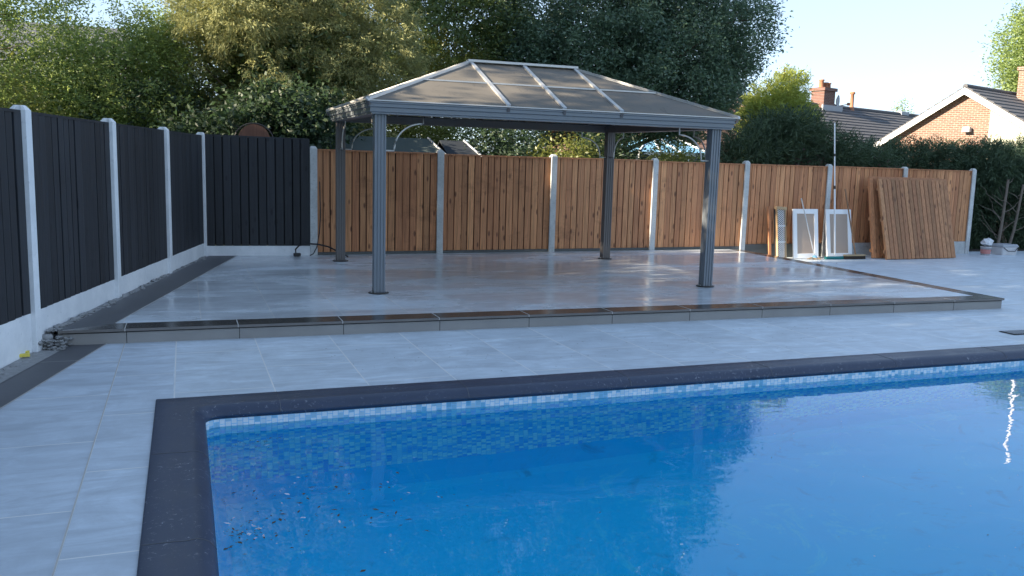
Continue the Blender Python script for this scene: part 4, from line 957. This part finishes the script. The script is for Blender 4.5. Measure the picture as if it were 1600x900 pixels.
def limbs(mb, base, top, r0, targets, rg, n=22):
    """tapered trunk and limbs reaching into the crown"""
    base = np.array(base, float); top = np.array(top, float); pts = []; rad = []
    for i in range(9):
        s = i / 8; j = rg.normal(size=3) * .05 * (s > 0); pts.append(base + (top - base) * s + j); rad.append(r0 * (1 - .85 * s))
    mb.tube(pts, rad, 9)
    sel = rg.choice(len(targets), min(n, len(targets)), replace=False)
    for k in sel:
        tg = targets[k]; s = np.clip((tg[2] - base[2]) / (top[2] - base[2]) - rg.uniform(.08, .25), .08, .92); p0 = base + (top - base) * s
        mid = (p0 + tg) / 2 + np.array([0, 0, .12]) + rg.normal(size=3) * .12; rr = r0 * (1 - .85 * s) * .38
        mb.tube([p0, (p0 * .6 + mid * .4), mid, (mid + tg) / 2 + rg.normal(size=3) * .06, tg], [rr, rr * .8, rr * .55, rr * .35, rr * .12], 5, cap=False)
def tree(name, base, top, r0, layers, label, cat, seed, bark='bark', group=None, nl=22):
    """layers: (kind, material, blobs, n_clumps, per, sigma, L, W, kw)"""
    rg = np.random.default_rng(seed); e = empty(name, base, label, cat, group); tgts = []; off = np.array(base, float)
    allV = {}
    for kind, mat, blobs, ns, per, sig, L, Wd, kw in layers:
        kw = dict(kw); inner = kw.pop('inner', .25); c, d = clumps(blobs, ns, rg, inner); tgts.append(c)
        V, F, tn = (leaves if kind == 'leaf' else sprays)(c, d, per, sig, L, Wd, rg, **kw)
        allV.setdefault(mat, []).append((V, tn))
    for i, (mat, lst) in enumerate(allV.items()):
        V = np.concatenate([x[0] for x in lst]) - off; tn = np.concatenate([x[1] for x in lst])
        np_mesh('crown' if i == 0 else 'foliage', V, np.arange(len(V)).reshape(-1, 4), tn, M[mat], e)
    if r0:
        m = MB(); limbs(m, (0, 0, 0), np.array(top) - off, r0, np.concatenate(tgts) - off, rg, nl); m.build('trunk', M[bark], e)
    return e
G0 = -.16
# airy broadleaf at the far left
tree('airy_tree', (-4.6, 17.6, G0), (-4.3, 17.5, 5.0), .13, [
    ('leaf', 'l_airy', [(-4.2, 17.4, 4.6, 2.0, 1.6, 1.3), (-3.0, 17.6, 3.6, 1.5, 1.3, 1.2), (-2.6, 18.0, 4.6, .8, .8, .8), (-4.6, 16.6, 2.7, 1.8, 1.2, 1.0)], 430, 74, .13, .075, .030, dict(outw=.2, flat=.9, inner=.4)),
    ('leaf', 'l_dark', [(-4.4, 18.6, 2.0, 2.6, .8, .9), (-2.9, 18.8, 2.0, 1.2, .6, .9)], 300, 44, .2, .11, .05, dict(inner=.5))],
    'airy broadleaf tree with small pale leaves at the far left', 'tree', 1, nl=40)
tree('leafy_tree', (-1.5, 18.6, G0), (-1.2, 18.6, 3.8), .12, [
    ('leaf', 'l_airy', [(-1.0, 18.2, 3.2, 1.4, 1.2, 1.0), (-2.2, 17.8, 2.7, 1.3, 1.0, .9), (-.1, 18.6, 3.5, .9, 1.0, 1.1), (-1.3, 17.2, 2.1, 1.6, .8, .8)], 520, 80, .125, .075, .030, dict(outw=.2, inner=.5)),
    ('leaf', 'l_dark', [(-1.2, 19.2, 2.3, 1.6, .7, 1.0)], 280, 50, .2, .11, .05, dict(inner=.5)),
    ('leaf', 'l_ivy', [(-.6, 17.4, 2.0, 1.3, .7, .8)], 120, 50, .14, .09, .045, {})],
    'leafy tree of medium height standing between the airy tree and the golden conifer', 'tree', 2, nl=34)
tree('fruit_tree', (-5.2, 14.2, G0), (-5.1, 14.2, 4.4), .10, [
    ('leaf', 'l_shrub', [(-5.0, 14.2, 3.2, 1.7, 1.5, 1.2), (-3.6, 14.8, 2.4, 1.0, .9, .8), (-2.4, 15.2, 1.9, .9, .7, .65)], 330, 50, .14, .085, .035, dict(inner=.3))],
    'low spreading tree with yellow-green leaves just above the left black fence', 'tree', 3, nl=30)
# golden conifer, very tall
lay = []
bl = [(1.9, 18.4, 1.6, 2.3, 1.7, 1.3), (2.0, 18.5, 3.2, 2.35, 1.8, 1.4), (2.1, 18.6, 4.8, 2.1, 1.7, 1.4), (2.1, 18.7, 6.8, 1.8, 1.5, 1.6), (2.1, 18.8, 9.0, 1.3, 1.2, 1.8), (2.1, 18.8, 11.0, .7, .7, 1.4), (3.6, 17.6, 3.7, 1.0, .8, 1.0), (.9, 17.3, 4.3, 1.0, .9, .9)]
tree('golden_conifer', (2.0, 18.8, G0), (2.1, 18.8, 10.6), .22, [
    ('spray', 'l_gold', bl, 4600, 60, .12, .085, .020, dict(lift=-.05, droop=.2, inner=.3, fan=.7)),
    ('leaf', 'l_dark', [(2.0, 18.8, 3.0, 1.8, 1.4, 1.6), (2.0, 18.8, 6.0, 1.3, 1.1, 2.0)], 900, 50, .25, .13, .06, dict(inner=.6))],
    'very tall feathery conifer with golden sunlit sprays behind the corner of the fences', 'tree', 4, nl=60)
# ivy / laurel mass behind the corner
tree('laurel_bush', (1.2, 15.4, G0), (1.3, 15.4, 2.6), .09, [
    ('leaf', 'l_ivy', [(1.0, 15.3, 1.5, .9, .7, .8), (1.7, 15.5, 1.8, .7, .6, .8), (1.3, 15.9, 2.1, .6, .5, .6), (2.2, 16.2, 2.0, .6, .5, .7), (.3, 15.6, 1.5, .6, .6, .6)], 700, 50, .12, .10, .055, dict(outw=.3))],
    'dark glossy large-leaved laurel bush behind the black corner panel', 'bush', 5)
tree('dark_tree', (5.4, 22.0, G0), (5.5, 22.0, 8.8), .2, [
    ('leaf', 'l_dark', [(5.4, 21.6, 3.2, 2.4, 1.6, 1.6), (5.6, 21.8, 5.4, 2.5, 1.8, 1.6), (5.6, 22, 7.8, 2.2, 1.8, 1.7), (5.6, 22.2, 9.8, 1.5, 1.4, 1.2), (7.2, 21.2, 4.2, 1.5, 1.0, 1.6), (7.6, 21.8, 7.4, 1.3, 1.2, 2.0), (3.9, 21.6, 7.5, 1.3, 1.2, 2.4), (7.4, 22, 10.0, 1.5, 1.2, 1.6)], 1500, 90, .16, .10, .048, dict(inner=.35)),
    ('leaf', 'l_shrub', [(6.0, 20.6, 3.6, 1.2, .7, .9)], 120, 40, .16, .09, .045, {})],
    'dark bushy tree between the golden conifer and the big evergreen', 'tree', 6, nl=50)
tree('evergreen_oak', (10.9, 21.4, G0), (11.0, 21.4, 9.2), .26, [
    ('leaf', 'l_holm', [(11.2, 20.8, 4.0, 2.9, 1.9, 1.7), (12.8, 20.6, 5.4, 2.2, 1.6, 1.5), (9.6, 20.9, 5.2, 2.4, 1.7, 1.6), (11.2, 21.2, 7.6, 3.0, 2.2, 1.7), (11.0, 21.4, 9.8, 2.2, 1.9, 1.3), (12.6, 20.4, 3.3, 1.5, 1.1, 1.0), (8.3, 20.9, 3.8, 1.1, 1.0, 1.2), (13.9, 20.8, 4.4, .9, .9, .8)], 2500, 96, .15, .095, .045, dict(inner=.3))],
    'big dark evergreen tree rising behind the right half of the gazebo', 'tree', 7, nl=60)
tree('lime_conifer', (13.1, 17.1, G0), (13.1, 17.1, 4.0), .10, [
    ('spray', 'l_lime', [(13.1, 17.1, 1.4, 1.0, .8, 1.0), (13.1, 17.1, 2.5, .90, .75, .75), (12.85, 17.0, 3.0, .6, .55, .6), (13.3, 17.1, 3.35, .36, .36, .50), (12.4, 16.9, 2.6, .45, .4, .55)], 1500, 40, .09, .10, .020, dict(lift=.5, inner=.2))],
    'small yellow-green conifer right of the big evergreen, lit by the sun', 'tree', 8, nl=20)
# low shrubs along the fence between the sheds and the conservatory
for i, (x, y, rx, zc, rz, mat, lab) in enumerate((
        (3.2, 19.3, 1.0, 1.9, .7, 'l_shrub', 'sunlit shrub rising over the green shed roof'), (4.6, 18.4, .9, 1.9, .6, 'l_shrub', 'yellow-green shrub behind the gap between the two sheds'),
        (6.0, 16.6, .95, 1.45, .75, 'l_ivy', 'dark green shrub just right of the charcoal shed'), (7.2, 16.0, .8, 1.35, .65, 'l_shrub', 'bright shrub above the fence in the middle of the gazebo opening'),
        (8.3, 16.4, .8, 1.5, .7, 'l_ivy', 'dark green shrub left of the gazebo back leg'), (9.2, 15.4, .6, 1.3, .55, 'l_shrub', 'small yellowish shrub behind the gazebo back leg'),
        (10.4, 17.0, .7, .95, .55, 'l_dark', 'low dark shrub in front of the conservatory'),
        (6.4, 18.8, 1.4, 1.9, .85, 'l_dark', 'broad dark shrub further back behind the charcoal shed'), (8.2, 19.0, 1.2, 1.9, .85, 'l_ivy', 'broad glossy shrub further back in the middle of the gazebo opening'))):
    tree('shrub', (x, y, G0), (x, y, zc + rz * .5), .04, [('leaf', mat, [(x, y, zc, rx, .6, rz), (x - .3, y, .5, rx * .8, .5, .8)], 330, 44, .12, .075, .036, dict(outw=.3))], lab, 'shrub', 20 + i, group='shrubs behind the brown fence', nl=12)
# spreading dark leylandii hedge
tree('conifer_hedge', (12.2, 15.6, G0), (12.2, 15.6, 2.3), .10, [
    ('spray', 'l_hedge', [(11.2, 15.4, 1.6, 1.1, .7, .75), (12.4, 15.5, 1.9, 1.0, .7, .8), (11.9, 15.6, 2.2, .8, .6, .5), (13.3, 15.5, 1.6, 1.0, .6, .75), (14.2, 15.5, 1.4, .8, .6, .6), (12.5, 15.5, .5, 2.4, .6, .9)], 2300, 44, .13, .14, .018, dict(lift=.25, inner=.2)),
    ('leaf', 'l_red', [(12.2, 15.0, 1.55, .9, .3, .3), (14.1, 15.0, 1.45, .8, .3, .25)], 60, 30, .08, .05, .02, {})],
    'shaggy dark green conifer hedge behind the right end of the brown fence', 'hedge', 30, nl=24)
tree('clipped_hedge', (16.6, 16.2, G0), (16.6, 16.2, 1.7), .08, [
    ('spray', 'l_hedge', [(15.4, 16.3, 1.5, .9, .6, .72), (16.4, 16.3, 1.55, .9, .6, .75), (17.4, 16.3, 1.55, .9, .6, .75), (16.4, 16.3, .6, 2.0, .6, .8)], 1500, 46, .11, .12, .018, dict(lift=.5, inner=.2))],
    'level dark green clipped hedge below the brick gable', 'hedge', 31, nl=12)
tree('bare_based_hedge', (18.0, 15.0, G0), (18.0, 15.0, 1.9), .09, [
    ('spray', 'l_hedge', [(17.2, 14.9, 1.75, .85, .6, .5), (18.4, 14.9, 1.8, .9, .6, .5), (19.6, 14.9, 1.8, 1.0, .6, .5), (18.6, 15.3, .8, 2.1, .5, 1.0), (16.6, 15.3, .8, .7, .35, .9), (20.5, 14.8, 1.2, 1.0, .6, 1.0), (17.6, 15.5, .7, 1.2, .3, .9)], 4000, 44, .12, .12, .018, dict(lift=.35, inner=.2))],
    'dark hedge with bare lower branches at the right end of the paving', 'hedge', 32, nl=14)
# bare trunks in front of it
def bare(name, base, pts, r, branches, lab):
    e = empty(name, base, lab, 'bare tree', 'bare trunks in front of the right hedge'); m = MB(); m.tube(pts, [r, r * .9, r * .8, r * .7][:len(pts)], 8); tr = m.build('trunk', M['bark_pale'], e)
    m = MB()
    for b_ in branches: m.tube(b_, [r * .30 * (1 - .75 * i / (len(b_) - 1)) for i in range(len(b_))], 5)
    m.build('branches', M['bark_pale'], tr)
r6 = random.Random(2)
def rb(z, sx, l, up_=.2):
    p = [(0, 0, z)]; kx, kz = abs(sx), up_ * .7
    for i in range(5): q = p[-1]; kz += r6.uniform(-.25, .3); p.append((q[0] + sx * l / 5, q[1] + r6.uniform(-.06, .06), q[2] + kz * l / 5 + r6.uniform(-.015, .015)))
    return p
bare('bare_tree', (16.45, 13.75, -.10), [(-.10, 0, 0), (-.03, 0, .6), (.0, 0, 1.1), (.03, 0, 1.60)], .034,
     [rb(.35, -1, .6, .7), rb(.75, -1, .7, .5), rb(1.15, -1, .28, .0), rb(1.5, 1, .3, .5), rb(.9, 1, .5, .4), rb(.6, -.6, .7, 1.2), rb(1.0, -.8, .8, 1.1), rb(.5, .7, .5, .9), rb(.25, -.8, .8, .9)], 'bare trunk with broken side branches left of the leaning one at the hedge')
bare('bare_tree', (17.0, 13.9, -.10), [(-.15, 0, 0), (-.02, 0, .5), (.05, 0, .95), (.12, 0, 1.5)], .032,
     [rb(.9, -1, .8, .7), rb(1.2, -1, .6, .9), rb(1.25, 1, .5, .4), rb(.5, 1, .5, .3)], 'bare leaning trunk at the right edge of the picture by the hedge')
m = MB(); post_mesh(m, 17.15, 13.5, -.15, .68, 0, .08, .08); o = m.build('concrete_stub', M['concrete'], None, .006); tag(o, 'short grey concrete post at the right edge of the paving', 'post')
m = MB(); V = []; r7 = random.Random(6)
for (x, z, s) in ((15.75, 1.62, .06), (15.72, 1.36, .045), (15.65, .44, .035)):
    rock(m, (x, 13.98, z), s, r7)
tag(m.build('paper_scrap', M['foil']), 'scraps of white paper caught in the hedge beside the last fence post', 'scraps')
# trees far right
tree('broadleaf_tree', (59.8, 47, G0), (59.8, 47, 13), .35, [
    ('leaf', 'l_airy', [(60.0, 47, 10.5, 4.6, 3.5, 3.2), (57.4, 46, 9.5, 2.4, 2.2, 1.8), (60.5, 47, 13, 3.5, 3, 2.2), (60, 47, 7, 4, 3, 2.5)], 1100, 46, .45, .26, .11, dict(inner=.3))],
    'distant broadleaf tree above the bungalow roof at the right edge', 'tree', 40, nl=40)
tree('distant_tree', (52.2, 53.5, G0), (52.2, 53.5, 6.6), .15, [('leaf', 'l_airy', [(52.2, 53.5, 6.3, .7, .7, .9), (52.2, 53.5, 4, 2, 2, 1.8)], 160, 40, .22, .18, .08, {})], 'tiny treetop just over the ridge of the low tiled house', 'tree', 41, nl=8)
# unseen trees added to the left, shaped to shade the terrace and the pool
for i, (x, y, h, rx) in enumerate(((-5.2, 11.7, 5.1, 1.5), (-5.6, 9.2, 4.9, 1.5), (-5.4, 6.5, 6.6, 1.8), (-6.0, 3.7, 7.0, 2.0), (-6.2, 0.8, 7.0, 2.0), (-6.4, -2.2, 7.2, 2.1), (-6.4, -5.6, 7.4, 2.1))):
    labs = ['rounded tree behind the left black fence nearest the fence corner', 'second tree from the corner behind the left black fence', 'third tree from the corner behind the left black fence', 'fourth tree from the corner behind the left black fence', 'tall rounded tree behind the left black fence level with the pool', 'tall tree behind the left black fence past the pool edge', 'last and tallest tree of the row behind the left black fence']
    tree('garden_tree', (x, y, G0), (x, y, h * .85), .12, [('leaf', 'l_dark', [(x, y, h * .72, rx, rx, h * .28), (x, y + .9, h * .35, rx, rx, h * .35), (x, y - .9, h * .35, rx, rx, h * .35)], 620, 44, .24, .19, .10, dict(inner=.4))], labs[i], 'tree', 60 + i, group='trees behind the left fence', nl=14)
for i, (x, y, zc, lab) in enumerate(((-7.5, 13.0, 9.9, 'tall clear-stemmed tree nearest the corner in the left garden'), (-8.0, 10.0, 9.7, 'tall clear-stemmed tree in the middle of the left garden'), (-8.0, 6.6, 8.9, 'tall clear-stemmed tree beyond the row behind the pool side fence'), (-8.4, 3.2, 8.6, 'tall clear-stemmed tree furthest from the fence corner'))):  # high crowns added to shade the paving while the gazebo roof stays lit
    tree('tall_tree', (x, y, G0), (x, y, zc), .2, [('leaf', 'l_dark', [(x, y, zc, 1.6, 2.2, 2.1), (x - .8, y + 1, zc + 1.2, 1.6, 1.8, 1.6)], 520, 44, .24, .20, .11, dict(inner=.4))], lab, 'tree', 80 + i, group='tall trees in the left garden', nl=24)
print('faces', sum(len(o.data.polygons) for o in S.objects if o.type == 'MESH'))
